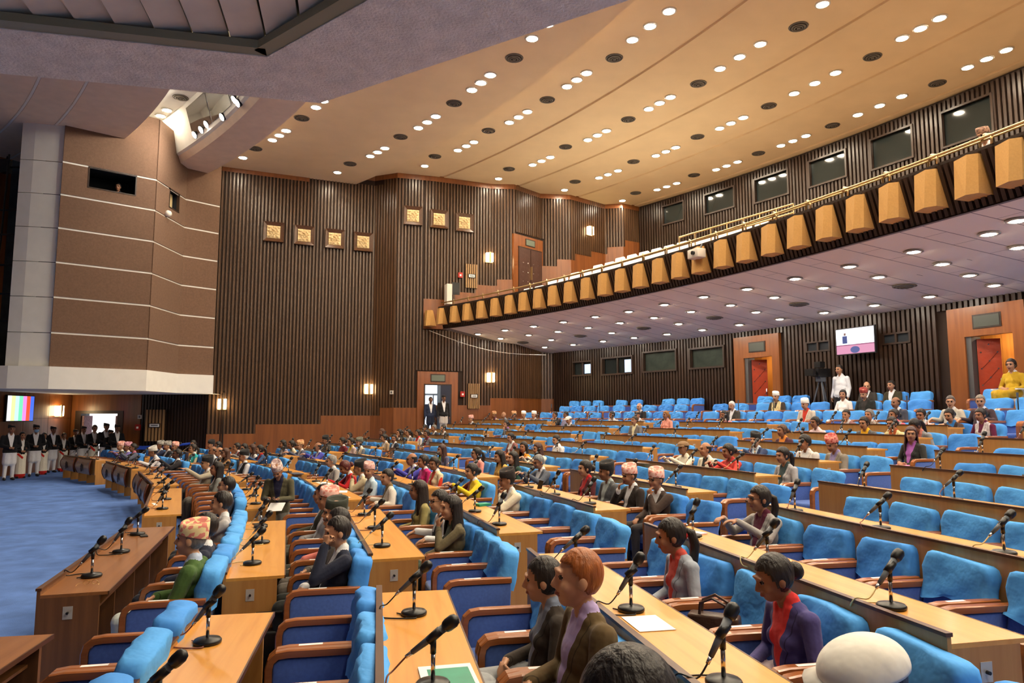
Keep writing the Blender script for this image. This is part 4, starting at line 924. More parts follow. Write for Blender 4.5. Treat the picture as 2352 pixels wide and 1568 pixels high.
for i, (M, row, blk, t, R, k, lb, st) in enumerate(SEATS):
    if i < 300: make_chair(M, lb, i, True, st)
    else:                                              # past 300 chairs the farthest stay one joined object
        for me, T in [(seat_me, None), (back_me, None), (cover_mes[i % 6], None)]+[(q, Matrix.Translation((s*.315, 0, 0))) for q in (arm_me, side_me) for s in (-1, 1)]:
            MM = M @ T if T else M; rest.add([MM @ v.co for v in me.vertices], [tuple(p.vertices) for p in me.polygons], MS.index(me.materials[0]))
    CHAIRS.append((M, row, blk, t, R, 0, k))
o = rest.obj('distant_chairs', MS); tag(o, 'farthest rows of small blue-covered chairs near the far wall', 'chairs', kind='stuff')
# ================================================================== PEOPLE
def V(*a): return np.array(a, float)
def cap_mesh(a, b, ra, rb, n=10):
    a, b = V(*a), V(*b); d = b-a; L = np.linalg.norm(d); d = d/max(L, 1e-6); u = np.cross(d, (0, 0, 1.)) if abs(d[2]) < .95 else np.cross(d, (1., 0, 0)); u /= np.linalg.norm(u); w = np.cross(d, u)
    prof = [(-ra*math.sin(q), ra*math.cos(q)) for q in (PI*.5*.97, PI*.3, PI*.14, 0)]+[(L+rb*math.sin(q), rb*math.cos(q)) for q in (0, PI*.14, PI*.3, PI*.5*.97)]
    vs = []
    for t, r in prof:
        for k in range(n): an = 2*PI*k/n; vs.append(a+d*t+(u*math.cos(an)+w*math.sin(an))*r)
    m = len(prof); fs = [(i*n+k, i*n+(k+1) % n, (i+1)*n+(k+1) % n, (i+1)*n+k) for i in range(m-1) for k in range(n)]+[tuple(range(n))[::-1], tuple((m-1)*n+k for k in range(n))]
    return vs, fs
def ell_mesh(c, r, nu=16, nv=10):
    vs = []
    for j in range(1, nv):
        p = PI*j/nv
        for i in range(nu): t = 2*PI*i/nu; vs.append((c[0]+r[0]*math.sin(p)*math.cos(t), c[1]+r[1]*math.sin(p)*math.sin(t), c[2]+r[2]*math.cos(p)))
    vs += [(c[0], c[1], c[2]+r[2]), (c[0], c[1], c[2]-r[2])]; T = len(vs)-2; B = T+1
    fs = [(j*nu+i, (j+1)*nu+i, (j+1)*nu+(i+1) % nu, j*nu+(i+1) % nu) for j in range(nv-2) for i in range(nu)]
    fs += [(T, i, (i+1) % nu) for i in range(nu)]+[(B, (nv-2)*nu+(i+1) % nu, (nv-2)*nu+i) for i in range(nu)]
    return vs, fs
SKIN, TOP, SHIRT, LEGS, SHOE, LIP, EYE, BROW, DRAPE = range(9)
class Prims:
    def __init__(s): s.P = []
    def cap(s, a, b, ra, rb, tag): s.P.append(('c', V(*a), V(*b), ra, rb, tag))
    def ell(s, c, r, tag): s.P.append(('e', V(*c), V(*r), 0, 0, tag))
    def mesh(s):
        mb_ = MB()
        for p in s.P:
            v, f = cap_mesh(p[1], p[2], p[3], p[4]) if p[0] == 'c' else ell_mesh(p[1], p[2], 20 if p[2].max() > .07 else 10, 14 if p[2].max() > .07 else 8)
            mb_.add(v, f)
        return mb_
    def tags(s, X):
        best = np.full(len(X), 1e9); tg = np.zeros(len(X), int)
        for k, a, b, ra, rb, t in s.P:
            if k == 'c':
                d = b-a; h = np.clip(((X-a)@d)/max(d@d, 1e-9), 0, 1); D = np.linalg.norm(X-a-h[:, None]*d, axis=1)-(ra+(rb-ra)*h)
            else: q = (X-a)/b; l = np.linalg.norm(q, axis=1); D = (l-1)*b.min()*np.where(l > 1, 1.3, 1)
            m = D < best; best[m] = D[m]; tg[m] = t
        return tg
def hand(P, w, d, pn, side, curl=.6, lod=0):
    """w wrist, d direction of the palm, pn palm normal (fingers curl towards it), side +1 when the thumb lies along d x pn"""
    w, d, pn = V(*w), V(*d), V(*pn); d /= np.linalg.norm(d); pn = pn-d*(pn@d); pn /= np.linalg.norm(pn); s = np.cross(d, pn)*side
    for o in (-.026, -.009, .009, .026): P.cap(w+s*o*.7+d*.01, w+s*o+d*.075, .0135, .0125, SKIN)
    for o, L in ((.028, .07), (.0095, .08), (-.0095, .075), (-.028, .058)):
        a = w+s*o+d*.08; ang = 0; r = .0095
        for k, f in enumerate((.45, .32, .23)):
            ang += curl*(.9 if k else .7); dd = d*math.cos(ang)+pn*math.sin(ang); b = a+dd*L*f; P.cap(a, b, r, r*.92, SKIN); a = b; r *= .92
    a = w+s*.022+d*.015; b = a+(s*.75+d*.55+pn*.3)*.04; P.cap(a, b, .0135, .0115, SKIN); c = b+(d*.85+pn*.45-s*.1)*.032; P.cap(b, c, .0108, .009, SKIN)
def head(P, c, f=1.0, female=False, lod=0):
    c = V(*c); n0 = len(P.P)
    P.ell(c+V(0, -.012, .018), (.076, .094, .1), SKIN); P.ell(c+V(0, .018, -.035), (.062, .07, .085), SKIN); P.ell(c+V(0, .045, -.085), (.04, .036, .032), SKIN)
    P.cap(c+V(0, .086, .012), c+V(0, .105, -.03), .009, .0135, SKIN); P.ell(c+V(0, .1, -.034), (.0185, .014, .011), SKIN)
    P.ell(c+V(0, .088, .028), (.05, .012, .012), SKIN); P.ell(c+V(0, .088, -.066), (.023, .012, .0075), LIP)
    for s in (-1, 1):
        P.ell(c+V(s*.078, -.005, -.012), (.011, .02, .031), SKIN); P.ell(c+V(s*.034, .06, -.035), (.026, .028, .028), SKIN)
        P.ell(c+V(s*.032, .0815, .004), (.0105, .007, .0048), EYE); P.cap(c+V(s*.016, .094, .03), c+V(s*.052, .078, .03), .0036, .0028, BROW)
    HS = 1.15
    P.P[n0:] = [(k, c+(a-c)*HS, (c+(b-c)*HS) if k == 'c' else b*HS, ra*HS, rb*HS, t) for k, a, b, ra, rb, t in P.P[n0:]]
def torso(P, z0, K=1.0, w=1.0, female=False, belly=0):
    """pelvis at height z0, returns shoulder height and neck point"""
    T = TOP; b = belly
    q = .0 if not female else -.014
    P.ell((0, -.1, z0+.02*K), (.182*w, .138, .13), T); P.ell((0, -.105+b*.03, z0+.14*K), (.172*w+q+b*.015, .128+b*.035, .16), T)
    P.ell((0, -.125, z0+.28*K), (.18*w+q, .122, .17), T); P.ell((0, -.14, z0+.39*K), (.185*w, .106, .11), T)
    if female:
        for s in (-1, 1): P.ell((s*.065, -.045, z0+.3*K), (.062, .055, .06), T)
    sh = .178*w
    P.cap((-sh, -.14, z0+.445*K), (sh, -.14, z0+.445*K), .062, .062, T); P.cap((-.07, -.135, z0+.475*K), (.07, -.135, z0+.475*K), .07, .07, T)
    P.cap((0, -.13, z0+.47*K), (0, -.105, z0+.6*K), .056, .05, SKIN)
    P.cap((-.035, -.13, z0+.545*K), (.035, -.13, z0+.545*K), .052, .052, SHIRT)
    for s in (-1, 1): P.cap((s*.05, -.085, z0+.52*K), (s*.012, -.005, z0+.2*K), .02, .013, T)
    return sh, z0+.45*K
def arm(P, sh, el, wr, tag=TOP, fat=1.0):
    P.cap(sh, el, .058*fat, .047*fat, tag); P.cap(el, wr, .047*fat, .036*fat, tag)
def person_prims(pose, female, w=1.0, belly=0, lod=0):
    P = Prims(); sit = pose.startswith('sit'); z0, K = (.5, .87) if sit else (.9, 1.0)
    sh, zs = torso(P, z0, K, w*(.99 if female else 1.12), female, belly)
    hc = V(0, -.075, z0+.705*K+(.012 if sit else 0)); head(P, hc, 1, female, lod)
    fw = 1.0 if female else 1.18
    S = {1: V(sh, -.14, zs), -1: V(-sh, -.14, zs)}
    def go(s, el, wr, hd, pn, side, curl=.6):
        arm(P, S[s], el, wr, TOP, fw); e = V(*el); wv = V(*wr); d = wv-e; d /= np.linalg.norm(d)
        P.cap(wv-d*.02, wv+d*.02, .03*fw, .026, SKIN); P.cap(wv-d*.05, wv-d*.012, .036*fw, .034*fw, SHIRT); hand(P, wv+d*.02, hd, pn, side, curl, lod)
    if pose in ('sit_lap', 'stand'):
        z = .6 if sit else z0+.12; y = .17 if sit else .1
        go(1, (.26, -.08, zs-.27), (.085, y-.03, z+.02), (-.8, .5, -.25), (-.2, -.6, -.7), -1, .55); go(-1, (-.26, -.08, zs-.27), (-.085, y-.06, z-.01), (.8, .5, -.1), (.2, -.4, .6), -1, .5)
    elif pose == 'sit_arm':
        for s in (1, -1): go(s, (s*.29, -.12, zs-.2), (s*.3, .13, .735), (0, .9, -.35), (0, -.3, -1), -s, .35)
    elif pose == 'sit_thigh':
        for s in (1, -1): go(s, (s*.27, -.09, zs-.25), (s*.14, .16, .6), (-s*.15, .95, -.2), (0, -.2, -1), -s, .3)
    elif pose == 'sit_desk':
        for s in (1, -1): go(s, (s*.28, .06, zs-.14), (s*.12, .3, .92), (-s*.35, .9, -.05), (0, -.1, -1), -s, .45)
    elif pose == 'sit_chin':     # near hand raised to the mouth
        go(-1, (-.2, .1, .72), (-.08, .075, .905), (.35, .05, .9), (.25, -.95, 0), -1, .9); go(1, (.27, -.09, zs-.25), (.1, .16, .6), (-.6, .7, -.2), (0, -.3, -1), -1, .5)
    elif pose == 'sit_chin2':
        go(1, (.2, .1, .72), (.08, .075, .905), (-.35, .05, .9), (-.25, -.95, 0), 1, .9); go(-1, (-.27, -.09, zs-.25), (-.1, .16, .6), (.6, .7, -.2), (0, -.3, -1), 1, .5)
    elif pose == 'sit_ear':
        go(-1, (-.25, .1, .74), (-.14, .05, 1.0), (.15, -.1, .95), (.5, -.7, .2), -1, 1.1); go(1, (.27, -.05, zs-.25), (.02, .16, .62), (-.8, .4, -.2), (0, -.3, -1), -1, .5)
    elif pose == 'sit_point':
        go(-1, (-.26, .1, .82), (-.2, .38, .97), (.0, 1, .05), (0, 0, -1), 1, .15); go(1, (.27, -.09, zs-.25), (.1, .16, .62), (-.6, .7, -.2), (0, -.3, -1), -1, .5)
    elif pose == 'stand_side':
        for s in (1, -1): go(s, (s*.25, -.15, zs-.29), (s*.26, -.06, zs-.53), (-s*.05, .15, -1), (-s*1, .1, 0), -s, .4)
    elif pose == 'stand_read':
        for s in (1, -1): go(s, (s*.25, -.02, zs-.27), (s*.09, .24, zs-.2), (-s*.3, .9, .2), (0, -.4, .9), s, .5)
    L = LEGS
    if sit:
        for s in (1, -1):
            P.cap((s*.095, -.1, .5), (s*.125, .34, .5), .1, .068, L); P.cap((s*.125, .34, .5), (s*.125, .33, .12), .066, .05, L); P.cap((s*.125, .29, .045), (s*.13, .46, .035), .045, .035, SHOE)
        if female: P.cap((-.09, .1, .49), (.09, .1, .49), .09, .09, L); P.cap((-.08, .3, .46), (.08, .3, .46), .08, .08, L); P.cap((0, .33, .46), (0, .32, .14), .13, .12, L)
    else:
        P.cap((-.07, -.1, .88), (.07, -.1, .88), .13, .13, L)
        for s in (1, -1):
            P.cap((s*.09, -.1, .88), (s*.1, -.09, .5), .1, .07, L); P.cap((s*.1, -.09, .5), (s*.105, -.13, .1), .068, .055, L); P.cap((s*.105, -.15, .045), (s*.12, .04, .035), .045, .038, SHOE)
        if female: P.cap((0, -.1, .8), (0, -.1, .15), .17, .19, L)
        else: P.cap((-.05, -.1, .88), (.05, -.1, .88), .15, .15, TOP); P.cap((-.06, -.1, .8), (-.07, -.1, .56), .13, .13, LEGS); P.cap((.06, -.1, .8), (.07, -.1, .56), .13, .13, LEGS)
    return P, hc
PROTO = {}
VOX = {0: .0085, 1: .0125, 2: .017}; DEC = {0: .5, 1: .42, 2: .34}
def build_protos(keys):
    tmp = []
    for k in keys:
        pose, fem, bel, lod = k; P, hc = person_prims(pose, fem, 1.0, bel, lod); me = P.mesh().mesh('p', M_BLACK); o = bpy.data.objects.new('p', me); COL.objects.link(o)
        r = o.modifiers.new('r', 'REMESH'); r.mode = 'VOXEL'; r.voxel_size = VOX[lod]; r.use_smooth_shade = True
        s = o.modifiers.new('s', 'SMOOTH'); s.factor = .5; s.iterations = (3, 3, 2)[lod]
        d = o.modifiers.new('d', 'DECIMATE'); d.ratio = DEC[lod]; tmp.append((k, o, P, hc))
    dg = bpy.context.evaluated_depsgraph_get()
    for k, o, P, hc in tmp:
        me = bpy.data.meshes.new_from_object(o.evaluated_get(dg)); n = len(me.vertices); X = np.empty(n*3); me.vertices.foreach_get('co', X); X = X.reshape(-1, 3)
        C = np.array([p.center for p in me.polygons]); N = np.array([p.normal for p in me.polygons]); F_ = [tuple(p.vertices) for p in me.polygons]
        PROTO[k] = (X, F_, C, N, P.tags(C), hc); od = o.data; bpy.data.objects.remove(o); bpy.data.meshes.remove(me); bpy.data.meshes.remove(od)
def sstep(a, b, x): t = np.clip((x-a)/(b-a), 0, 1); return t*t*(3-2*t)
def rotz(X, piv, ang):
    c, s = np.cos(ang), np.sin(ang); Y = X.copy(); dx, dy = X[:, 0]-piv[0], X[:, 1]-piv[1]; Y[:, 0] = piv[0]+c*dx-s*dy; Y[:, 1] = piv[1]+s*dx+c*dy; return Y
def rotx(X, piv, ang):
    c, s = np.cos(ang), np.sin(ang); Y = X.copy(); dy, dz = X[:, 1]-piv[1], X[:, 2]-piv[2]; Y[:, 1] = piv[1]+c*dy-s*dz; Y[:, 2] = piv[2]+s*dy+c*dz; return Y
def warp(X, z0, tyaw, tlean, hyaw, hpitch, isvec=None):
    w = sstep(z0+.0, z0+.3, X[:, 2]); X = rotx(X, (0, -.1, z0), -tlean*w); X = rotz(X, (0, -.11, 0), tyaw*w)
    # neck pivot carried along by the torso
    pv = rotz(rotx(V(0, -.12, z0+.56)[None], (0, -.1, z0), V(-tlean)), (0, -.11, 0), V(tyaw))[0]
    w = sstep(z0+.53, z0+.62, X[:, 2]+0*X[:, 0]+ (tlean*.0)); 
    return X, pv, w
def fabric(rgb, rough=.85):
    return mat('cloth %d %d %d' % tuple(rgb), rgb, rough, 30, var=.05, spec=.2, bump=(7, .9), sheen=.1)
def outfit(c1, c2, c3):
    nm = 'outfit %d %d %d, %d %d %d, %d %d %d' % (*c1, *c2, *c3)
    if nm in MATS: return MATS[nm]
    m = bpy.data.materials.new(nm); nt, b = nodes(m); N = nt.nodes; L = nt.links
    tc = N.new('ShaderNodeTexCoord'); n = N.new('ShaderNodeTexNoise'); n.inputs['Scale'].default_value = 7; n.inputs['Detail'].default_value = 3; bp = N.new('ShaderNodeBump'); bp.inputs['Strength'].default_value = .9; bp.inputs['Distance'].default_value = .02
    L.new(tc.outputs['Object'], n.inputs['Vector']); L.new(n.outputs['Fac'], bp.inputs['Height']); L.new(bp.outputs['Normal'], b.inputs['Normal'])
    prev = None
    for a, c in (('fs', c2), ('fd', c3)):
        at = N.new('ShaderNodeAttribute'); at.attribute_name = a; gt = N.new('ShaderNodeMath'); gt.operation = 'GREATER_THAN'; gt.inputs[1].default_value = 0; L.new(at.outputs['Fac'], gt.inputs[0])
        mx = N.new('ShaderNodeMix'); mx.data_type = 'RGBA'; L.new(gt.outputs[0], mx.inputs[0]); mx.inputs[7].default_value = (*lin(c), 1)
        if prev is None: mx.inputs[6].default_value = (*lin(c1), 1)
        else: L.new(prev, mx.inputs[6])
        prev = mx.outputs[2]
    at = N.new('ShaderNodeAttribute'); at.attribute_name = 'fs'; cp = N.new('ShaderNodeMath'); cp.operation = 'COMPARE'; cp.inputs[1].default_value = -.04; cp.inputs[2].default_value = .0035; L.new(at.outputs['Fac'], cp.inputs[0])
    mx = N.new('ShaderNodeMix'); mx.data_type = 'RGBA'; L.new(cp.outputs[0], mx.inputs[0]); L.new(prev, mx.inputs[6]); mx.inputs[7].default_value = (*[v*.45 for v in lin(c1)], 1); prev = mx.outputs[2]
    L.new(prev, b.inputs['Base Color']); b.inputs['Roughness'].default_value = .85; b.inputs['Specular IOR Level'].default_value = .2; b.inputs['Sheen Weight'].default_value = .1
    MATS[nm] = m; return m
def skinm(rgb): return mat('skin %d %d %d' % tuple(rgb), rgb, .5, 8, var=.05, spec=.35)
M_LIPS = mat('lips', (136, 76, 66), .5); M_EYE = mat('dark eyes', (34, 26, 24), .25); M_BROW = mat('eyebrow', (38, 30, 28), .8)
def hairm(rgb): return mat('hair %d %d %d' % tuple(rgb), rgb, .45, 60, var=.3, spec=.4, bump=(50, .6), stretch=(1, 1, .2))
# head gear, all built round the head centre -----------------------------------------------------
GEAR = {}
def shell(rx, ry, rz, c, keep, thick=.008, nu=44, nv=30, name='hair'):
    vs = []; inn = []
    for j in range(nv+1):
        p = PI*j/nv
        for i in range(nu):
            t = 2*PI*i/nu; q = V(math.sin(p)*math.cos(t), math.sin(p)*math.sin(t), math.cos(p)); vs.append(V(*c)+q*V(rx, ry, rz)); inn.append(V(*c)+q*(V(rx, ry, rz)-thick))
    n = len(vs); fs = []; kept = set()
    for j in range(nv):
        for i in range(nu):
            f = (j*nu+i, (j+1)*nu+i, (j+1)*nu+(i+1) % nu, j*nu+(i+1) % nu); m = sum(vs[k] for k in f)/4
            if keep(m): kept.add((j, i)); fs.append(f); fs.append(tuple(k+n for k in f[::-1]))
    for j, i in kept:
        for (dj, di, a, b) in ((-1, 0, (j, i), (j, i+1)), (1, 0, (j+1, i+1), (j+1, i)), (0, -1, (j+1, i), (j, i)), (0, 1, (j, i+1), (j+1, i+1))):
            jj, ii = j+dj, (i+di) % nu
            if (jj, ii) not in kept and 0 <= jj < nv:
                A = a[0]*nu+a[1] % nu; B = b[0]*nu+b[1] % nu; fs.append((A, B, B+n, A+n))
    return MB().add(vs+inn, fs)
def gear(kind):
    if kind in GEAR: return GEAR[kind]
    R = (.083, .101, .108); c = (0, -.014, .02)
    def L_(y, y0, z0_, y1, z1_): return z0_ if y < y0 else (z1_ if y > y1 else z0_+(z1_-z0_)*(y-y0)/(y1-y0))
    def short(m): return m[2] > L_(m[1], -.035, -.06, .055, .066)
    def bald(m): return m[2] > L_(m[1], -.035, -.06, .03, .05) and m[2] < .055 and m[1] < .02
    def under(m): return m[2] > L_(m[1], -.03, -.06, .03, .05) and m[2] < .06 and m[1] < .03
    def longk(m): return m[2] > L_(m[1], -.01, -.1, .06, .068)
    if kind == 'short': g = shell(*R, c, short)
    elif kind == 'thick': g = shell(.09, .108, .118, (0, -.014, .022), short, .016)
    elif kind == 'fringe': g = shell(*R, c, bald)
    elif kind == 'under': g = shell(.08, .097, .1, c, under)
    else:
        g = shell(.086, .104, .11, c, longk, .012)
        if kind == 'bun': v, f = ell_mesh((0, -.13, -.005), (.048, .042, .048), 14, 10); g.add(v, f)
        if kind == 'tail': g.tube([(0, -.105, .02), (0, -.15, .0), (.0, -.165, -.08), (0, -.14, -.2), (0, -.125, -.3)], [.03, .034, .036, .03, .012], 10)
        if kind == 'long':
            ts = [-1.9+3.8*k/14 for k in range(15)]; zs = [.04, -.03, -.1, -.18, -.27, -.34]; rr = [.094, .1, .105, .118, .12, .1]; vs = []
            for z, r in zip(zs, rr):
                for t in ts: vs.append((r*math.sin(t)*.95, -.02-r*math.cos(t)*1.05, z))
            n = len(ts); o = len(vs); vs += [(x*.85, y*.8-.003, z) for x, y, z in vs]
            fs = [(i*n+k, i*n+k+1, (i+1)*n+k+1, (i+1)*n+k) for i in range(5) for k in range(n-1)]; fs += [tuple(q+o for q in f[::-1]) for f in fs]
            fs += [(i*n+k, (i+1)*n+k, (i+1)*n+k+o, i*n+k+o) for i in range(5) for k in (0, n-1)]+[(5*n+k, 5*n+k+1, 5*n+k+1+o, 5*n+k+o) for k in range(n-1)]
            g.add(vs, fs)
    GEAR[kind] = g; return g
def topi(kind):
    m = MB(); n = 20; tall = {'topi': .1, 'black': .105, 'low': .075}[kind]; prof = [(.0855, .105, .028), (.088, .107, .04), (.086, .106, tall*.7+.03), (.078, .102, tall+.035), (.05, .085, tall+.03), (.012, .055, tall+.012)]; vs = []
    for rx, ry, z in prof:
        for k in range(n):
            t = 2*PI*k/n; x, y = rx*math.cos(t), ry*math.sin(t); s = max(0, (z-.05)/.1); zz = z+.03*s*(x/.086)-.018*s*(y/.1)+(.014*(-y/.105) if z < .05 else 0)*-1; vs.append((x+.004*s, y-.014, zz))
    m.add(vs, [(i*n+k, i*n+(k+1) % n, (i+1)*n+(k+1) % n, (i+1)*n+k) for i in range(len(prof)-1) for k in range(n)]+[tuple((len(prof)-1)*n+k for k in range(n))]); return m
def flatcap():
    g = shell(.094, .118, .075, (0, -.005, .045), lambda q: q[2] > .035, .01); m = MB(); m.add(g.v, g.f)
    vs = []; n = 9
    for r, z in ((.1, .045), (.15, .028)):
        for k in range(n): t = math.radians(35+110*k/(n-1)); vs.append((r*math.cos(t)*.9, r*math.sin(t)-.005, z))
    vs += [(x, y, z-.008) for x, y, z in vs]; N = 2*n
    m.add(vs, [(k, k+1, n+k+1, n+k) for k in range(n-1)]+[(N+k, N+n+k, N+n+k+1, N+k+1) for k in range(n-1)]+[(n+k, n+k+1, N+n+k+1, N+n+k) for k in range(n-1)]); return m
def glasses():
    m = MB()
    for s in (-1, 1):
        m.tube([(s*.032+.022*math.cos(t), .1-.006*abs(math.cos(t)), .003+.017*math.sin(t)) for t in [2*PI*k/12 for k in range(13)]], .0022, 5); m.tube([(s*.054, .098, .006), (s*.082, .03, .006), (s*.083, -.01, .0)], .002, 5)
    m.tube([(-.01, .102, .006), (.01, .102, .006)], .002, 5); return m
GEARME = {}
def gearmesh(kind, mt, name):
    k = (kind, mt.name)
    if k not in GEARME:
        g = gear(kind) if kind in ('short', 'thick', 'fringe', 'under', 'bun', 'tail', 'long', 'smooth') else {'topi': lambda: topi('topi'), 'black': lambda: topi('black'), 'low': lambda: topi('low'), 'flat': flatcap, 'glasses': glasses, 'mask': lambda: shell(.066, .082, .07, (0, .03, -.05), lambda q: q[1] > .05 and q[2] < -.025, .004)}[kind]()
        GEARME[k] = g.mesh(name, mt, True)
    return GEARME[k]
def dhaka(rgb, rgb2):
    nm = 'dhaka cloth %d %d %d' % tuple(rgb)
    if nm in MATS: return MATS[nm]
    m = bpy.data.materials.new(nm); nt, b = nodes(m); N = nt.nodes; L = nt.links; tc = N.new('ShaderNodeTexCoord'); v = N.new('ShaderNodeTexVoronoi'); v.inputs['Scale'].default_value = 34; r = N.new('ShaderNodeValToRGB'); r.color_ramp.interpolation = 'CONSTANT'
    r.color_ramp.elements[0].color = (*lin(rgb), 1); r.color_ramp.elements[1].color = (*lin(rgb2), 1); r.color_ramp.elements[1].position = .5; L.new(tc.outputs['Object'], v.inputs['Vector']); L.new(v.outputs['Color'], r.inputs['Fac']); L.new(r.outputs['Color'], b.inputs['Base Color']); b.inputs['Roughness'].default_value = .9; MATS[nm] = m; return m
def make_person(M, key, label, o):
    """o: dict of looks. hy head yaw (deg, + turns to the person's left), hp head pitch (+ down), ty torso yaw, tl torso lean"""
    X, F_, C, N, tg, hc = PROTO[key]; z0, K = (.5, .87) if key[0].startswith('sit') else (.9, 1.0)
    hy, hp, ty, tl = [math.radians(o.get(k, d)) for k, d in (('hy', 0), ('hp', 0), ('ty', 0), ('tl', 0))]
    wh = sstep(z0+.53*K, z0+.62*K, X[:, 2])*(np.hypot(X[:, 0], X[:, 1]+.08) < .17)
    hands = X[:, 2] > 9
    Y = rotx(X, (0, -.09, z0+.6*K), -hp*wh); Y = rotz(Y, (0, -.1, 0), hy*wh)
    wt = sstep(z0-.02, z0+.25, X[:, 2])
    Y = rotx(Y, (0, -.1, z0), -tl*wt); Y = rotz(Y, (0, -.1, 0), ty*wt)
    t = tg.copy(); st = o.get('style', 'jacket'); zz = (X[:, 2]-z0)/K; ax = np.abs(X[:, 0]); fr = (X[:, 1]+.1)*8
    vw = .016+.075*np.clip((zz-.1)/.42, 0, 1)
    fs = np.full(len(X), -1.); fd = np.full(len(X), -1.)
    if st in ('jacket', 'uniform_m', 'uniform_w'): fs = np.minimum(np.minimum(vw-ax, (zz-.1)), fr)
    if st == 'vest': fs = np.maximum(ax-.158, np.minimum(np.minimum(vw*.6-ax, zz-.3), fr))
    if st == 'open': fs = np.minimum(.06-ax, fr)
    if st == 'sari': fd = np.minimum(.14+X[:, 0]*1.0-(zz-.2)*.55, .2-ax)
    if st == 'shawl': fd = np.minimum(zz-.18, .24-ax); fd = np.minimum(fd, np.maximum(ax-vw*.8, -fr))
    if st == 'uniform_w':
        c = C; t[(t == LEGS) & (c[:, 2] < .17)] = DRAPE
        fd = np.minimum(.055-np.abs(X[:, 0]*1.1+.1-(X[:, 2]-.66)), X[:, 1]+.02)
    if st == 'uniform_m': fd = np.minimum(.86-X[:, 2], .2-ax)
    me = bpy.data.meshes.new('person'); me.from_pydata(Y.tolist(), [], F_)
    for m in (skinm(o.get('skin', (176, 128, 98))), outfit(o['top'], o.get('shirt', (225, 225, 228)), o.get('legs', (50, 50, 54)) if st == 'uniform_m' else (o['top'] if st == 'uniform_w' else o.get('drape', (180, 40, 40)))), fabric(o.get('shirt', (225, 225, 228))), (outfit(o['legs'], o['legs'], o.get('drape')) if st == 'uniform_w' else fabric(o.get('legs', (50, 50, 54)))), mat('black shoes', (30, 28, 28), .35), M_LIPS, M_EYE, M_BROW, fabric(o.get('drape', (180, 40, 40)))): me.materials.append(m)
    me.polygons.foreach_set('material_index', t.tolist()); me.polygons.foreach_set('use_smooth', [True]*len(F_)); me.update()
    for nm, arr in (('fs', fs), ('fd', fd)): at = me.attributes.new(nm, 'FLOAT', 'POINT'); at.data.foreach_set('value', arr.astype(np.float32))
    p = ob('person', me, None, M); tag(p, label, 'person', o.get('group', 'people in the hall'))
    HS = Matrix.Scale(1.15, 4)
    HM = Matrix.Translation((0, -.1, 0)) @ Matrix.Rotation(ty, 4, 'Z') @ Matrix.Translation((0, .1, 0)) @ Matrix.Translation((0, -.1, z0)) @ Matrix.Rotation(-tl, 4, 'X') @ Matrix.Translation((0, .1, -z0)) @ Matrix.Translation((0, -.1, 0)) @ Matrix.Rotation(hy, 4, 'Z') @ Matrix.Translation((0, .1, 0)) @ Matrix.Translation((0, -.09, z0+.6*K)) @ Matrix.Rotation(-hp, 4, 'X') @ Matrix.Translation((0, .09, -z0-.6*K)) @ Matrix.Translation(hc.tolist()) @ HS
    hc_ = o.get('hair', (34, 28, 26)); cap = o.get('cap')
    hk = o.get('hk', 'short')
    if hk != 'none':
        ob('hair', gearmesh('under' if cap and hk == 'short' else hk, hairm(hc_), 'hair'), p, HM)
    if cap:
        kind, c1, c2 = cap; mt = dhaka(c1, c2) if c2 else fabric(c1); ob('flat_cap' if kind == 'flat' else 'cap', gearmesh(kind, mt, 'cap'), p, HM)
    if o.get('gl'): ob('glasses', gearmesh('glasses', M_BLACK, 'glasses'), p, HM)
    if o.get('mask'): ob('face_mask', gearmesh('mask', fabric((150, 190, 226)), 'face_mask'), p, HM)
    if o.get('tie'): v, f = ell_mesh((0, -.1, .0), (.035, .03, .035), 12, 8); q = MB().add(v, f).mesh('hair_tie', fabric(o['tie']), True); ob('hair_tie', q, p, HM)
    return p
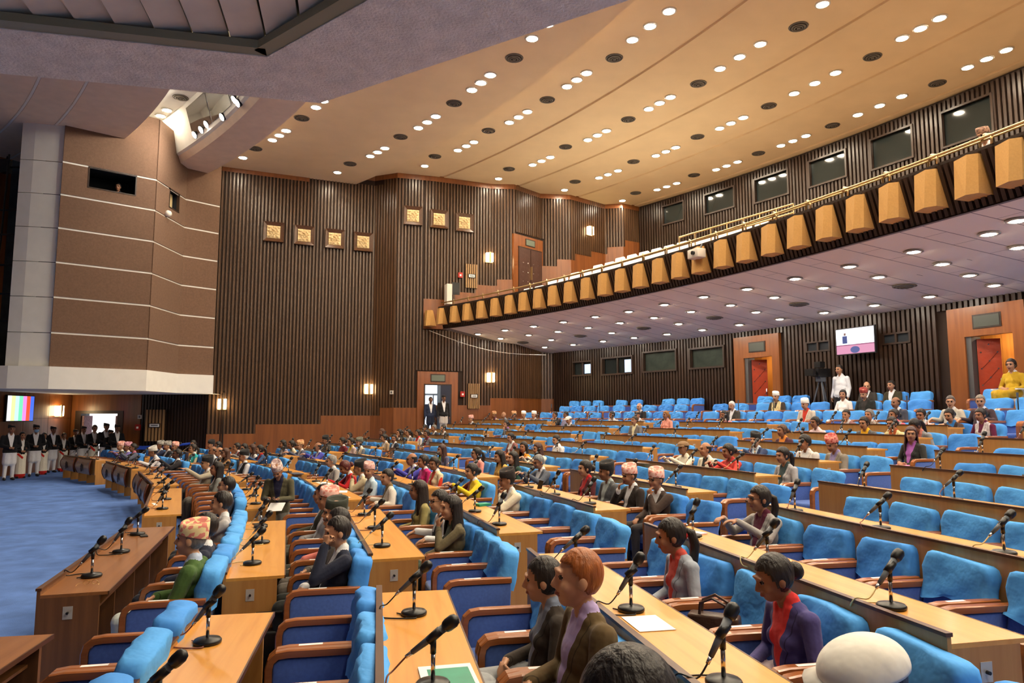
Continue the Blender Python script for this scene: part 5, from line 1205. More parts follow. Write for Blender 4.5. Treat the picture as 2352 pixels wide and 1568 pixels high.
# ------------------------------------------------------------------ who sits where: head pixel, sex, pose, label, looks
PINK = ((228, 186, 174), (206, 132, 120)); TANC = ((206, 170, 120), (176, 112, 80)); BLK_ = (34, 33, 35); WHT = (236, 232, 222); GREYC = ((168, 166, 160), (120, 116, 112))
def tp(c, kind='topi'): return (kind, c[0], c[1]) if isinstance(c[0], tuple) else (kind, c, None)
DK = (48, 46, 50); NAVY = (44, 52, 78); GREY = (112, 114, 120); LGREY = (164, 166, 172); CREAM = (226, 214, 190); OLIVE = (84, 82, 58); BROWN = (74, 58, 50); MAROON = (110, 44, 50)
PEOPLE = [
 # front row, far to near
 (269, 1027, 'm', 'sit_lap', 'old man in pink cap and olive coat behind the farthest front desk', OLIVE, dict(cap=tp(PINK), shirt=WHT, style='open', hair=(200, 196, 190))),
 (290, 1029, 'm', 'sit_desk', 'man in patterned pink cap and violet jacket behind the farthest front desk', (124, 112, 180), dict(cap=tp(((214, 160, 176), (150, 90, 110))), shirt=WHT)),
 (310, 1027, 'm', 'sit_desk', 'bareheaded man in grey suit and pink shirt at the farthest front desk', (92, 96, 112), dict(shirt=(214, 120, 150))),
 (360, 1043, 'm', 'sit_desk', 'man in white shirt and pale cap leaning on the second farthest front desk', (226, 224, 228), dict(cap=tp((206, 204, 196)), tl=12, shirt=(226, 224, 228))),
 (356, 1027, 'm', 'sit_chin', 'man in dark grey cap with hand at his face behind the violet jacket man', (46, 54, 84), dict(cap=tp(GREYC))),
 (372, 1022, 'm', 'sit_lap', 'man in mottled grey cap and dark coat far behind the front desks', DK, dict(cap=tp(GREYC))),
 (392, 1029, 'm', 'sit_lap', 'man in pink cap and dark suit with white shirt in the far second row', (60, 60, 72), dict(cap=tp(PINK))),
 (405, 1035, 'm', 'sit_desk', 'dark-haired man in black suit and white shirt among the farthest seats', DK, dict(skin=(112, 76, 58))),
 (439, 1033, 'f', 'sit_lap', 'woman in glasses with turquoise shawl in the far second row', (196, 186, 150), dict(style='shawl', drape=(60, 176, 180), hk='tail', gl=1)),
 (447, 1021, 'f', 'sit_desk', 'woman in grey suit leaning sideways in the far third row', (140, 138, 134), dict(hk='bun', tl=10, hy=30)),
 (484, 1020, 'm', 'sit_lap', 'man in black cap and pale blue shirt in the far third row', (188, 198, 216), dict(cap=tp(BLK_, 'black'), style='x')),
 (504, 1023, 'm', 'sit_lap', 'man in white shirt beside the pale blue shirt man', (224, 222, 224), dict(style='x')),
 (480, 1054, 'm', 'sit_point', 'man in dark cap and beige jacket stretching out his hand', (176, 166, 146), dict(cap=tp(BLK_, 'black'), gl=1)),
 (502, 1042, 'm', 'sit_lap', 'balding man in dark olive suit behind the gesturing man', (66, 64, 54), dict(hk='fringe')),
 (478, 1037, 'm', 'sit_lap', 'balding man in white shirt behind the gesturing man', (216, 220, 228), dict(hk='fringe', style='x')),
 (486, 1079, 'f', 'sit_lap', 'woman with long dark hair and grey suit in the front row', (128, 130, 126), dict(hk='long', legs=(96, 92, 88))),
 (512, 1114, 'm', 'sit_thigh', 'man in glasses and navy suit in the front row', (48, 56, 78), dict(gl=1, legs=(40, 44, 60))),
 (512, 1162, 'm', 'sit_chin', 'black-haired man in pale grey jacket holding spectacles to his mouth', (176, 174, 176), dict(legs=(52, 54, 62))),
 (470, 1240, 'm', 'sit_lap', 'man in green jacket, white trousers and bright patchwork cap', (70, 98, 50), dict(cap=('topi', (236, 214, 160), (222, 132, 120)), shirt=(176, 190, 214), legs=(206, 214, 210), hair=(120, 112, 106))),
 (497, 1215, 'm', 'sit_thigh', 'man in navy suit hidden behind the green jacket man', (40, 44, 62), dict(legs=(36, 38, 52))),
 # second row
 (731, 1140, 'm', 'sit_thigh', 'young black-haired man in olive suit beside the dark folded cap', (70, 68, 56), dict(legs=(84, 82, 70))),
 (755, 1142, 'm', 'sit_lap', 'man in pink dotted cap half hidden behind the black cap', (150, 148, 150), dict(cap=tp(PINK), legs=(80, 78, 70))),
 (748, 1178, 'm', 'sit_thigh', 'man in dark green cap, salmon shirt and white shawl', (222, 130, 120), dict(cap=tp((50, 54, 46), 'black'), style='x', legs=(64, 64, 58), gl=1)),
 (785, 1183, 'm', 'sit_lap', 'balding man in spectacles and grey-brown suit', (104, 98, 92), dict(hk='short', gl=1, legs=(100, 94, 88))),
 (790, 1232, 'm', 'sit_ear', 'man in dark navy blazer resting his head on his fist', (36, 40, 58), dict(legs=(44, 46, 44), hp=10, hk='short')),
 (572, 1015, 'f', 'sit_lap', 'brown-haired woman in a plain white top, far side', (226, 222, 220), dict(hk='long', hair=(70, 44, 34), style='x')),
 (534, 1013, 'f', 'sit_chin', 'brown-haired woman with hand on chin and tan scarf', (60, 50, 46), dict(hk='long', hair=(80, 50, 36), style='shawl', drape=(150, 110, 70))),
 (556, 1005, 'm', 'sit_lap', 'white-moustached man in dark cap and black waistcoat', (40, 40, 44), dict(cap=tp(BLK_, 'black'), style='vest', hair=(220, 218, 214))),
 (552, 1030, 'f', 'sit_lap', 'woman in glasses and red scarf in the far third row', (150, 40, 40), dict(gl=1, hk='bun')),
 (565, 1031, 'f', 'sit_desk', 'woman with long black hair and grey suit in the far third row', (140, 140, 142), dict(hk='long')),
 (589, 1039, 'f', 'sit_desk', 'woman with ponytail, red scarf and blue jacket', (56, 84, 130), dict(hk='tail', shirt=(200, 44, 40))),
 (647, 1020, 'f', 'sit_lap', 'woman in lavender-grey suit on the far side', (150, 148, 172), dict(hk='long')),
 (672, 1007, 'f', 'sit_lap', 'woman with hair bun and cream shawl on the far side', (120, 180, 150), dict(style='shawl', drape=(232, 214, 180), hk='bun')),
 (694, 1024, 'm', 'sit_desk', 'man in tan patterned cap and slate suit', (84, 88, 112), dict(cap=tp(TANC), gl=1)),
 (724, 1025, 'm', 'sit_desk', 'balding man in violet-blue suit leaning on a far desk', (76, 76, 170), dict(hk='fringe')),
 (745, 984, 'm', 'sit_lap', 'man in black cap alone in the far upper left corner', (70, 70, 70), dict(cap=tp(BLK_, 'black'), style='x')),
 (779, 1015, 'f', 'sit_lap', 'woman in maroon sari in the far fifth row', (116, 40, 50), dict(hk='bun', style='sari', drape=(130, 50, 60))),
 (797, 1017, 'f', 'sit_lap', 'woman with hair bun and pale pink jacket', (222, 196, 190), dict(hk='bun', shirt=(226, 200, 70))),
 (763, 1078, 'f', 'sit_desk', 'red-haired woman in red sari writing at a third row desk', (196, 36, 40), dict(hk='bun', hair=(86, 34, 30), style='sari', drape=(140, 36, 56), tl=10, hp=15)),
 (754, 1060, 'm', 'sit_lap', 'grey-haired person hidden behind the red-haired woman', (176, 170, 166), dict(hk='short', hair=(140, 136, 130))),
 (805, 994, 'm', 'sit_lap', 'dark-haired man in white shirt below the wooden wainscot', (226, 224, 222), dict(style='x')),
 (819, 1015, 'm', 'sit_lap', 'man in grey-green cap and cream scarf over grey suit', (108, 114, 124), dict(cap=tp((92, 94, 84)), style='shawl', drape=(226, 214, 186))),
 (880, 991, 'f', 'sit_lap', 'brown-haired woman in the far seventh row looking round', (120, 112, 110), dict(hk='long', hair=(84, 56, 44))),
 (875, 1005, 'f', 'sit_lap', 'woman with tied hair and beige jacket in the far sixth row', (186, 162, 134), dict(hk='tail')),
 (893, 1006, 'f', 'sit_lap', 'woman with dark hair and black waistcoat facing the camera', (46, 48, 58), dict(hk='bun', hy=45)),
 (912, 992, 'f', 'sit_chin', 'woman in black jacket covering her face with a hand', (40, 40, 42), dict(hk='long')),
 (941, 993, 'f', 'sit_lap', 'smiling woman in grey jacket in the far seventh row', (132, 128, 132), dict(hk='tail')),
 (963, 990, 'f', 'sit_lap', 'woman with red scarf over white in the far seventh row', (220, 214, 212), dict(hk='bun', style='jacket', shirt=(206, 34, 44))),
 (982, 993, 'f', 'sit_lap', 'woman with bun and grey suit over maroon', (120, 118, 128), dict(hk='bun', shirt=(120, 30, 50))),
 (969, 976, 'm', 'sit_chin', 'man in spectacles raising his hand in the far eighth row', (214, 206, 196), dict(gl=1, style='x')),
 (990, 983, 'm', 'sit_lap', 'grey-haired man in dark suit beside the far aisle', (66, 68, 80), dict(hair=(110, 108, 106))),
 (1014, 980, 'm', 'sit_lap', 'black-haired man in charcoal suit and white shirt in the far eighth row', (62, 64, 66), dict()),
 (931, 1052, 'm', 'sit_desk', 'balding man in bright violet-blue suit at the middle desks', (78, 76, 178), dict(hk='fringe', gl=1)),
 (1033, 1034, 'f', 'sit_lap', 'woman with long brown hair and green-edged violet sari', (92, 88, 110), dict(hk='long', hair=(66, 40, 34), style='sari', drape=(150, 200, 60))),
 (970, 1071, 'f', 'sit_lap', 'black-haired woman in magenta blouse and pink sari', (196, 40, 110), dict(hk='bun', style='sari', drape=(222, 96, 190))),
 (993, 1076, 'f', 'sit_lap', 'older woman in cream shawl over red turned to the camera', (214, 60, 36), dict(hk='bun', style='shawl', drape=(234, 212, 176), hy=25)),
 (825, 1074, 'm', 'sit_chin', 'man in black cap and cream waistcoat beside the pale blue man', (206, 190, 156), dict(cap=tp(BLK_, 'black'), legs=(220, 216, 206))),
 (857, 1078, 'm', 'sit_lap', 'man in pale pink cap and light blue clothes turned to the camera', (192, 212, 226), dict(cap=tp(((214, 170, 164), (190, 140, 136))), style='x', hy=50, legs=(222, 222, 220))),
 (888, 1092, 'm', 'sit_arm', 'moustached man in off-white suit turned to the camera', (222, 212, 200), dict(hk='short', hy=25, shirt=(120, 100, 60), legs=(222, 216, 206))),
 (933, 1120, 'f', 'sit_lap', 'woman with long dark hair and khaki jacket', (156, 144, 92), dict(hk='long', hair=(40, 28, 24), shirt=(80, 90, 80))),
 (996, 1146, 'm', 'sit_arm', 'man in glasses and black waistcoat over white shirt', (34, 34, 38), dict(style='vest', gl=1, legs=(230, 230, 230))),
 (1036, 1170, 'f', 'sit_chin', 'woman in khaki-brown jacket holding a tissue to her nose', (106, 96, 72), dict(hk='long', shirt=(70, 84, 74), legs=(60, 74, 62))),
 (1088, 1096, 'f', 'sit_desk', 'woman in yellow sari with dark red tartan shawl and hair bun', (232, 196, 40), dict(hk='bun', style='sari', drape=(140, 60, 40))),
 (1175, 1112, 'm', 'sit_chin', 'man in tall dark cap and cream jacket with raised hand', (232, 222, 198), dict(cap=tp((44, 38, 38), 'black'), legs=(226, 220, 204))),
 (1083, 1039, 'f', 'sit_lap', 'woman with ponytail, glasses and salmon jacket', (230, 150, 140), dict(hk='tail', gl=1)),
 (1159, 1053, 'f', 'sit_lap', 'smiling woman with wavy hair and dark green jacket', (44, 74, 64), dict(hk='long', shirt=(80, 110, 100))),
 (1147, 1049, 'f', 'sit_lap', 'woman in ochre shawl hidden behind the green jacket', (214, 170, 84), dict(hk='long', style='shawl', drape=(220, 176, 90))),
 (1168, 1022, 'f', 'sit_lap', 'woman in glasses with hair bun and dusky pink jacket', (150, 100, 96), dict(hk='bun', gl=1)),
 (1214, 1035, 'f', 'sit_desk', 'woman in black with orange scarf at a sixth row desk', (40, 38, 40), dict(hk='long', style='shawl', drape=(232, 150, 50), hy=30)),
 (1231, 1031, 'f', 'sit_desk', 'woman with long brown hair and cream jacket', (232, 222, 204), dict(hk='long', hair=(70, 44, 38), shirt=(60, 130, 120))),
 (1155, 975, 'f', 'sit_chin', 'woman in grey suit over violet leaning on her hand', (98, 96, 92), dict(hk='bun', shirt=(150, 90, 180))),
 (1278, 1004, 'm', 'sit_lap', 'man in white kurta speaking into a microphone', (232, 232, 236), dict(style='x')),
 (1286, 1067, 'm', 'sit_desk', 'grey-haired man in glasses and slate suit looking at a phone', (86, 92, 104), dict(hair=(120, 122, 124), gl=1, hp=14)),
 (1324, 1078, 'f', 'sit_lap', 'woman with hair bun, maroon jacket and red cardigan', (96, 44, 50), dict(hk='bun', shirt=(196, 40, 44))),
 (1375, 1078, 'm', 'sit_lap', 'young man in tall black cap and grey suit', (92, 94, 98), dict(cap=tp(BLK_, 'black'), shirt=(170, 180, 178))),
 (1457, 1094, 'm', 'sit_chin2', 'man in pink cap and black-brown suit with fingers at his lips', (52, 44, 42), dict(cap=tp(PINK), legs=(60, 56, 54))),
 (1517, 1110, 'm', 'sit_chin', 'man in pink cap and glasses, brown suit, fist at his mouth', (66, 52, 46), dict(cap=tp(PINK), gl=1, legs=(58, 54, 56))),
 (1093, 951, 'm', 'sit_lap', 'man in pink cap and dark suit left of the tan suit', DK, dict(cap=tp(PINK))),
 (1116, 951, 'm', 'sit_lap', 'smiling man in tan cap and tan suit near the side door', (196, 164, 124), dict(cap=tp(TANC), shirt=(130, 80, 120), hy=20)),
 (1151, 941, 'm', 'sit_lap', 'shaven-headed man in grey shirt near the side door', (140, 144, 150), dict(hk='none', style='x')),
 (1188, 948, 'm', 'sit_lap', 'man in brown cap and dark grey shirt in the last desk row', (80, 78, 76), dict(cap=tp(TANC), style='x')),
 (1213, 947, 'm', 'sit_lap', 'man in white cap and beige waistcoat in the last desk row', (206, 198, 184), dict(cap=tp(WHT), style='x')),
 (1228, 958, 'm', 'sit_lap', 'man in white cap and grey coat with white shirt', (110, 104, 96), dict(cap=tp(WHT), style='open')),
 (1275, 948, 'm', 'sit_chin', 'dark-haired man in black suit with hand on chin in the last desk row', DK, dict()),
 (1304, 947, 'm', 'sit_lap', 'man in lavender shirt behind the white flat cap', (160, 156, 186), dict(style='x')),
 (1303, 965, 'm', 'sit_lap', 'man in white flat cap and dark suit', (96, 92, 86), dict(cap=('flat', WHT, None), hp=10)),
 (1410, 961, 'm', 'sit_lap', 'dark-haired man in white shirt next to the grey suit', (214, 214, 212), dict(style='x')),
 (1443, 963, 'm', 'sit_lap', 'man in grey suit and cream shirt in the tenth row', (122, 116, 112), dict(hair=(60, 50, 44), shirt=(232, 222, 180))),
 (1470, 950, 'm', 'sit_chin', 'man in dark cap and grey jacket with hand over his eyes', (150, 146, 142), dict(cap=tp((70, 60, 54), 'low'))),
 (1480, 938, 'm', 'sit_lap', 'bald old man in black waistcoat near the back', (44, 42, 42), dict(hk='fringe', hair=(226, 224, 220))),
 (1526, 963, 'f', 'sit_lap', 'woman with blond-tinted ponytail and coral shawl at a microphone', (236, 160, 140), dict(hk='tail', hair=(150, 104, 50), style='x')),
 (1563, 1026, 'm', 'sit_desk', 'man in brown flat cap and cream kurta', (230, 222, 204), dict(cap=('flat', (140, 112, 84), None), style='x')),
 (1668, 951, 'f', 'sit_lap', 'woman with long hair in pink and black shawl', (224, 160, 176), dict(hk='long', style='sari', drape=(50, 40, 44))),
 (1698, 936, 'm', 'sit_lap', 'white-haired man in dark suit behind the pink shawl woman', (70, 66, 62), dict(hair=(206, 202, 198), hp=12)),
 (1778, 920, 'm', 'sit_lap', 'man in white cap and cream waistcoat on the back tiers', (222, 204, 150), dict(cap=tp(WHT), style='vest', shirt=(70, 60, 50))),
 (1839, 923, 'm', 'sit_lap', 'man in white cap, beige jacket and red shirt on the back tiers', (204, 192, 174), dict(cap=tp(WHT), shirt=(200, 60, 40))),
 (1761, 999, 'm', 'sit_desk', 'man in black cap, navy suit and pale blue shirt', (56, 66, 98), dict(cap=tp(BLK_, 'black'), shirt=(206, 222, 238), hy=20)),
 (1810, 985, 'f', 'sit_lap', 'woman in plum cardigan over orange print', (84, 52, 66), dict(hk='bun', shirt=(226, 140, 60), hair=(84, 58, 40))),
 (1829, 1006, 'm', 'sit_lap', 'dark-haired man in white suit behind a microphone', (226, 222, 220), dict(hk='thick')),
 (1654, 1026, 'm', 'sit_lap', 'balding man in black shirt and cream scarf', (44, 44, 46), dict(hk='fringe', style='shawl', drape=(232, 226, 208))),
 (1675, 1022, 'f', 'sit_desk', 'woman with low bun and coral-red jacket', (206, 68, 62), dict(hk='bun', shirt=(190, 60, 56))),
 (1816, 1040, 'f', 'sit_lap', 'woman with ponytail and grey jacket at the end of her row by the aisle', (172, 170, 174), dict(hk='tail', shirt=(60, 76, 80), legs=(90, 92, 60))),
 (1870, 961, 'f', 'sit_lap', 'woman in pale pink floral shawl in the tenth row', (232, 206, 208), dict(hk='bun', style='x')),
 (1931, 891, 'f', 'sit_lap', 'woman all in white seated below the film camera', (240, 236, 232), dict(hk='bun', style='x', legs=(228, 220, 200), hy=20)),
 (1976, 902, 'm', 'sit_lap', 'man in maroon cap and black coat on the back tiers', (40, 42, 40), dict(cap=tp(((150, 60, 50), (120, 40, 36))), hp=12, shirt=(60, 56, 54))),
 (1990, 884, 'm', 'sit_lap', 'laughing balding man in dark suit on the top tier', (62, 58, 54), dict(hk='fringe', hy=30)),
 (2022, 882, 'm', 'sit_lap', 'man in dark olive suit sitting on the top tier', (62, 58, 42), dict(hk='short')),
 (2047, 930, 'm', 'sit_lap', 'balding man with dark jacket behind the grey waistcoat woman', (70, 72, 84), dict(hk='fringe')),
 (2052, 945, 'f', 'sit_lap', 'woman with pink sleeves and grey waistcoat in the last desk row', (170, 166, 164), dict(hk='bun', style='vest', shirt=(226, 110, 130))),
 (2001, 949, 'f', 'sit_lap', 'grey-haired woman in grey sari in the last desk row', (164, 158, 148), dict(hk='bun', hair=(120, 118, 116), style='sari', drape=(176, 172, 150))),
 (1969, 957, 'f', 'sit_chin', 'woman hiding her face behind both hands', (150, 110, 110), dict(hk='short')),
 (1976, 968, 'f', 'sit_lap', 'woman in glasses and grey jacket over yellow in the tenth row', (98, 98, 100), dict(hk='bun', gl=1, shirt=(238, 180, 40))),
 (2032, 968, 'f', 'sit_lap', 'woman with gathered hair and cream-yellow jacket', (226, 212, 160), dict(hk='bun', gl=1, shirt=(180, 90, 50))),
 (1944, 1017, 'm', 'sit_lap', 'man in red patterned cap and grey checked jacket looking down', (146, 138, 128), dict(cap=tp(((206, 130, 120), (170, 70, 66))), hp=18, shirt=(150, 140, 190), legs=(60, 58, 60))),
 (2066, 994, 'f', 'sit_lap', 'woman in glasses with long brown hair and black jacket over violet', (52, 52, 50), dict(hk='long', hair=(70, 44, 44), gl=1, shirt=(170, 100, 180), hy=35, legs=(200, 130, 180))),
 (2121, 946, 'f', 'sit_lap', 'woman in pale pink waistcoat with glasses in the last desk row', (230, 196, 200), dict(hk='bun', gl=1)),
 (2176, 950, 'f', 'sit_desk', 'woman in glasses and dark brown jacket smiling down', (66, 50, 46), dict(hk='bun', gl=1, shirt=(60, 130, 200), hp=12)),
 (2197, 911, 'm', 'sit_arm', 'man in dark glasses and pale grey suit smiling at the camera', (196, 188, 172), dict(gl=1, hair=(90, 84, 80), hy=30)),
 (2268, 914, 'm', 'sit_arm', 'man in spectacles and dark plum suit near the right door', (72, 56, 60), dict(gl=1, hair=(130, 120, 110), hy=30, shirt=(216, 220, 236))),
 (2237, 946, 'f', 'sit_lap', 'woman in zigzag waistcoat with maroon sleeves', (206, 196, 194), dict(hk='bun', style='vest', shirt=(96, 30, 60))),
 (2139, 970, 'f', 'sit_lap', 'woman in glasses and grey jacket bending forward', (136, 136, 138), dict(hk='tail', gl=1, tl=14, hp=16, legs=(206, 130, 140), shirt=(210, 130, 120))),
 # foreground
 (1675, 1160, 'f', 'sit_desk', 'woman with long ponytail and grey jacket over floral blouse', (160, 156, 154), dict(hk='tail', gl=1, shirt=(96, 40, 60), hy=-8)),
 (1545, 1242, 'f', 'sit_lap', 'woman with ponytail and pale blue-grey jacket over coral', (164, 172, 186), dict(hk='tail', tie=(220, 50, 50), shirt=(216, 90, 80), hy=-10, legs=(206, 80, 90))),
 (1735, 1335, 'f', 'sit_lap', 'woman in purple jacket over red with folded hands', (78, 72, 128), dict(hk='bun', shirt=(222, 60, 60), skin=(140, 94, 68), hp=8, legs=(230, 210, 214))),
 (1278, 1352, 'f', 'sit_lap', 'woman in dark brown jacket with pink hair tie', (62, 54, 48), dict(hk='tail', tie=(240, 110, 120), shirt=(130, 140, 160), hy=-12, legs=(160, 164, 168))),
 (1362, 1372, 'm', 'sit_lap', 'man with henna-red hair, brown jacket and lilac shirt', (96, 78, 50), dict(hk='short', hair=(150, 84, 36), shirt=(188, 170, 220), sc=1.1, dz=.05, hy=-4, legs=(150, 150, 156), hp=-3)),
]
heads = []
for i, (o, row, blk, t, R, z, k) in enumerate(CHAIRS):
    h = o @ Vector((0, -.075, 1.125)); heads.append((*proj(h), h.y))
cand = []
for pi, q in enumerate(PEOPLE):
    for ci, (hx, hy_, d) in enumerate(heads):
        dd = math.hypot(hx-q[0], (hy_-q[1])*1.6)*d/10
        if dd < 160: cand.append((dd, pi, ci))
cand.sort(); seatof = {}; used = set()
for dd, pi, ci in cand:
    if pi in seatof or ci in used: continue
    seatof[pi] = ci; used.add(ci)
keys = set(); plan = []
for pi, q in enumerate(PEOPLE):
    if pi not in seatof: print('NOSEAT', q[4]); continue
    ch = CHAIRS[seatof[pi]]; d = heads[seatof[pi]][2]; lod = 0 if d < 8.5 else (1 if d < 15 else 2)
    key = (q[3], q[2] == 'f', 0, lod); keys.add(key); plan.append((q, ch, key, heads[seatof[pi]]))
STAND = [(20, 1103, 985, 'm', 'usher at the far left end, black jacket, white trousers'), (47, 1098, 1000, 'f', 'first uniformed woman from the left, white sari with red border'), (77, 1094, 984, 'm', 'tall usher in a blue face mask and black jacket'), (97, 1090, 1001, 'f', 'second uniformed woman from the left, white sari with red sash'), (119, 1085, 987, 'm', 'usher between the second and third uniformed women'), (143, 1083, 1001, 'f', 'third uniformed woman from the left, white sari with red sash'), (170, 1079, 993, 'm', 'moustached usher in black cap left of the white door'), (190, 1074, 986, 'm', 'usher in black cap at the left edge of the white door'), (214, 1070, 984, 'f', 'uniformed woman in front of the white door'), (241, 1066, 980, 'm', 'usher in pointed cap before the white door'), (253, 1070, 994, 'm', 'dark-faced usher half hidden right of the white door'), (267, 1070, 983, 'm', 'usher in black cap at the right edge of the white door')]
keys |= {('stand', False, 0, 2), ('stand', True, 0, 2), ('stand_side', False, 0, 2), ('stand_read', False, 0, 1), ('sit_lap', False, 0, 0), ('sit_lap', False, 0, 2), ('sit_lap', True, 0, 2)}
build_protos(sorted(keys))
for q, ch, key, hd in plan:
    o = dict(q[6]); o['top'] = q[5]
    o.setdefault('skin', [(176, 128, 98), (160, 112, 84), (190, 142, 110), (146, 102, 76)][(q[0]*7+q[1]) % 4])
    if 'shirt' not in o and o.get('style') in ('x',): o['shirt'] = q[5]
    o.setdefault('hy', ((q[0]*13) % 25)-10); o.setdefault('hp', ((q[1]*7) % 9)-2); o.setdefault('ty', ((q[0]*5) % 9)-4)
    if ch[1] <= 1: o.setdefault('tl', -7)
    if ch[1] == 3 and ch[2] == 'F': o.setdefault('tl', 9)
    jit = Matrix.Translation((o.get('dx', 0), o.get('dy', 0), o.get('dz', 0))) @ Matrix.Scale(o.get('sc', 1.0), 4) @ Matrix.Rotation(math.radians(((q[0]*3) % 11)-5), 4, 'Z')
    make_person(ch[0] @ jit, key, q[4], o)
    if abs(hd[0]-q[0])+abs(hd[1]-q[1]) > 22: print('far', q[4][:40], q[:2], [round(v) for v in hd[:2]], ch[1:3])
# standing ushers along the left wall
for k, (x, yf, yh, sx, lb) in enumerate(STAND):
    p = atz(x, yf, 0); p = p*(min(p.y, 28.4)/p.y); p.z = 0; zh = aty(x, yh, p.y).z; s = zh/1.605; a = math.atan2(-.75, -.66)+(.15*math.sin(k*2)); 
    o = dict(top=(26, 26, 30), shirt=(230, 230, 232), legs=(222, 222, 226), style='uniform_m', cap=tp(BLK_, 'low'), skin=(140, 98, 74)) if sx == 'm' else dict(top=(26, 26, 30), shirt=(230, 228, 224), legs=(230, 224, 208), drape=(196, 36, 30), style='uniform_w', hk='bun', skin=(168, 120, 92))
    if k == 2: o['mask'] = 1
    o['group'] = 'uniformed ushers by the left wall'
    make_person(Matrix.Translation(p) @ Matrix.Rotation(a, 4, 'Z') @ Matrix.Scale(s, 4), ('stand', sx == 'f', 0, 2), lb, o)
# ================================================================== OTHER PEOPLE AND SMALL THINGS
def free_person(p, face, key, label, o, s=1.0):
    a = math.atan2(-face[0], face[1]); return make_person(Matrix.Translation(p) @ Matrix.Rotation(a, 4, 'Z') @ Matrix.Scale(s, 4), key, label, o)
# film camera and its operator on the top tier
Rc = 56.95; p = atr(1926, 900, Rc); t = pol(p.x, p.y)[1]; fl = 1.88
zc = atr(1926, 848, Rc).z; pp = ring(t, Rc, fl)
free_person(pp, (-.9, -.5), ('stand_side', False, 0, 2), 'camera operator standing in a white shirt by the back wall', dict(top=(228, 230, 234), style='x', shirt=(228, 230, 234), legs=(40, 40, 44), hk='short'), (zc-fl)/1.605)
pc = atr(1884, 850, Rc-.1); tc_ = pol(pc.x, pc.y)[1]; e = empty('film_camera', Matrix.Translation(ring(tc_, Rc-.1, fl)) @ Matrix.Rotation(math.radians(tc_)+PI/2, 4, 'Z')); tag(e, 'black film camera on a tall tripod beside the back wall', 'camera')
zt = pc.z-fl-.1
MB().box(-.13, .13, -.3, .25, zt-.1, zt+.15).obj('camera_body', M_BLACK, e); MB().box(-.1, .12, -.1, .12, zt+.18, zt+.36).obj('viewfinder', M_BLACK, e)
q = MB().tube([(0, .25, zt+.02), (0, .45, zt+.02)], [.08, .1], 12).obj('camera_lens', M_BLACK, e, True); MB().box(-.16, .16, .4, .5, zt-.08, zt+.13).obj('matte_box', M_BLACK, e)
MB().box(-.09, .09, -.12, .12, zt-.25, zt-.1).obj('tripod_head', M_DGREY, e)
for k in range(3): a = 2*PI*k/3+.5; MB().tube([(.05*math.cos(a), .05*math.sin(a), zt-.25), (.42*math.cos(a), .42*math.sin(a), 0)], .022, 8).obj('tripod_leg', M_DGREY, e)
MB().tube([(.05, -.2, zt-.2), (.2, -.5, zt-.45)], .012, 6).obj('pan_handle', M_DGREY, e); MB().tube([(0, -.25, zt), (.1, -.35, zt-.7), (.12, -.3, .02)], .008, 6).obj('camera_cable', M_BLACK, e)
# men in the side door
for x, yh, lb, c in ((991, 918, 'man in dark blue suit standing in the bright side door', (40, 48, 72)), (1021, 914, 'man in black jacket and cap standing at the side door leaf', (30, 30, 34))):
    yy_ = 30.9; h = aty(x, yh, yy_); s = (h.z-1.32)/1.605; free_person(Vector((h.x, yy_-.1, 1.32)), (.4, -1), ('stand_side', False, 0, 2), lb, dict(top=c, legs=(206, 200, 196) if x > 1000 else (36, 42, 60), cap=tp(BLK_, 'low') if x > 1000 else None, skin=(120, 84, 64)), s)
# woman in the yellow sari on a white chair by the right door
Ry = 56.9; p = atr(2318, 862, Ry); ty_ = pol(p.x, p.y)[1]; sc = 1.08
M = seatM(ty_, Ry, 1.9+.25); make_person(M @ Matrix.Scale(sc, 4), ('sit_lap', True, 0, 2), 'woman in mustard yellow sari on a white chair by the right door', dict(top=(176, 140, 30), legs=(190, 150, 34), style='sari', drape=(196, 160, 40), hk='bun', gl=1, hy=10))
e = empty('white_chair', M); tag(e, 'white plastic chair under the woman in yellow by the right door', 'chair')
MW = mat('white plastic', (236, 234, 228), .4); MB().box(-.27, .27, -.3, .25, .36, .41).obj('seat', MW, e); MB().box(-.28, .28, -.36, -.31, .41, 1.0).obj('backrest', MW, e)
for sx in (-1, 1):
    for y in (-.28, .22): MB().tube([(sx*.25, y, .36), (sx*.28, y*1.1, -.25)], .025, 8).obj('leg', MW, e)
    MB().box(sx*.28-.03, sx*.28+.03, -.3, .22, .62, .65).obj('armrest', MW, e)
# technician in the tower window
P = BOOTH[0]-BOOTH[1]*.45; h = atseg(269, 436, TW[2], TW[3]); s = 1.0
free_person(Vector((h.x-.2, h.y+.35, h.z-1.36)), (.2, -1), ('stand_side', False, 0, 2), 'technician in glasses looking out of the tower window', dict(top=(40, 42, 48), hk='short', gl=1, style='x', shirt=(40, 42, 48)), 1.0)
# visitor in the gallery
p = atr(2254, 312, RF+1.0); t = pol(p.x, p.y)[1]
make_person(seatM(t, RF+1.0, p.z-1.11), ('sit_lap', False, 0, 2), 'visitor in a patterned brown cap behind the balcony rail', dict(top=(90, 80, 72), cap=tp(((150, 112, 90), (104, 74, 60))), gl=1, hp=14, hk='short'))
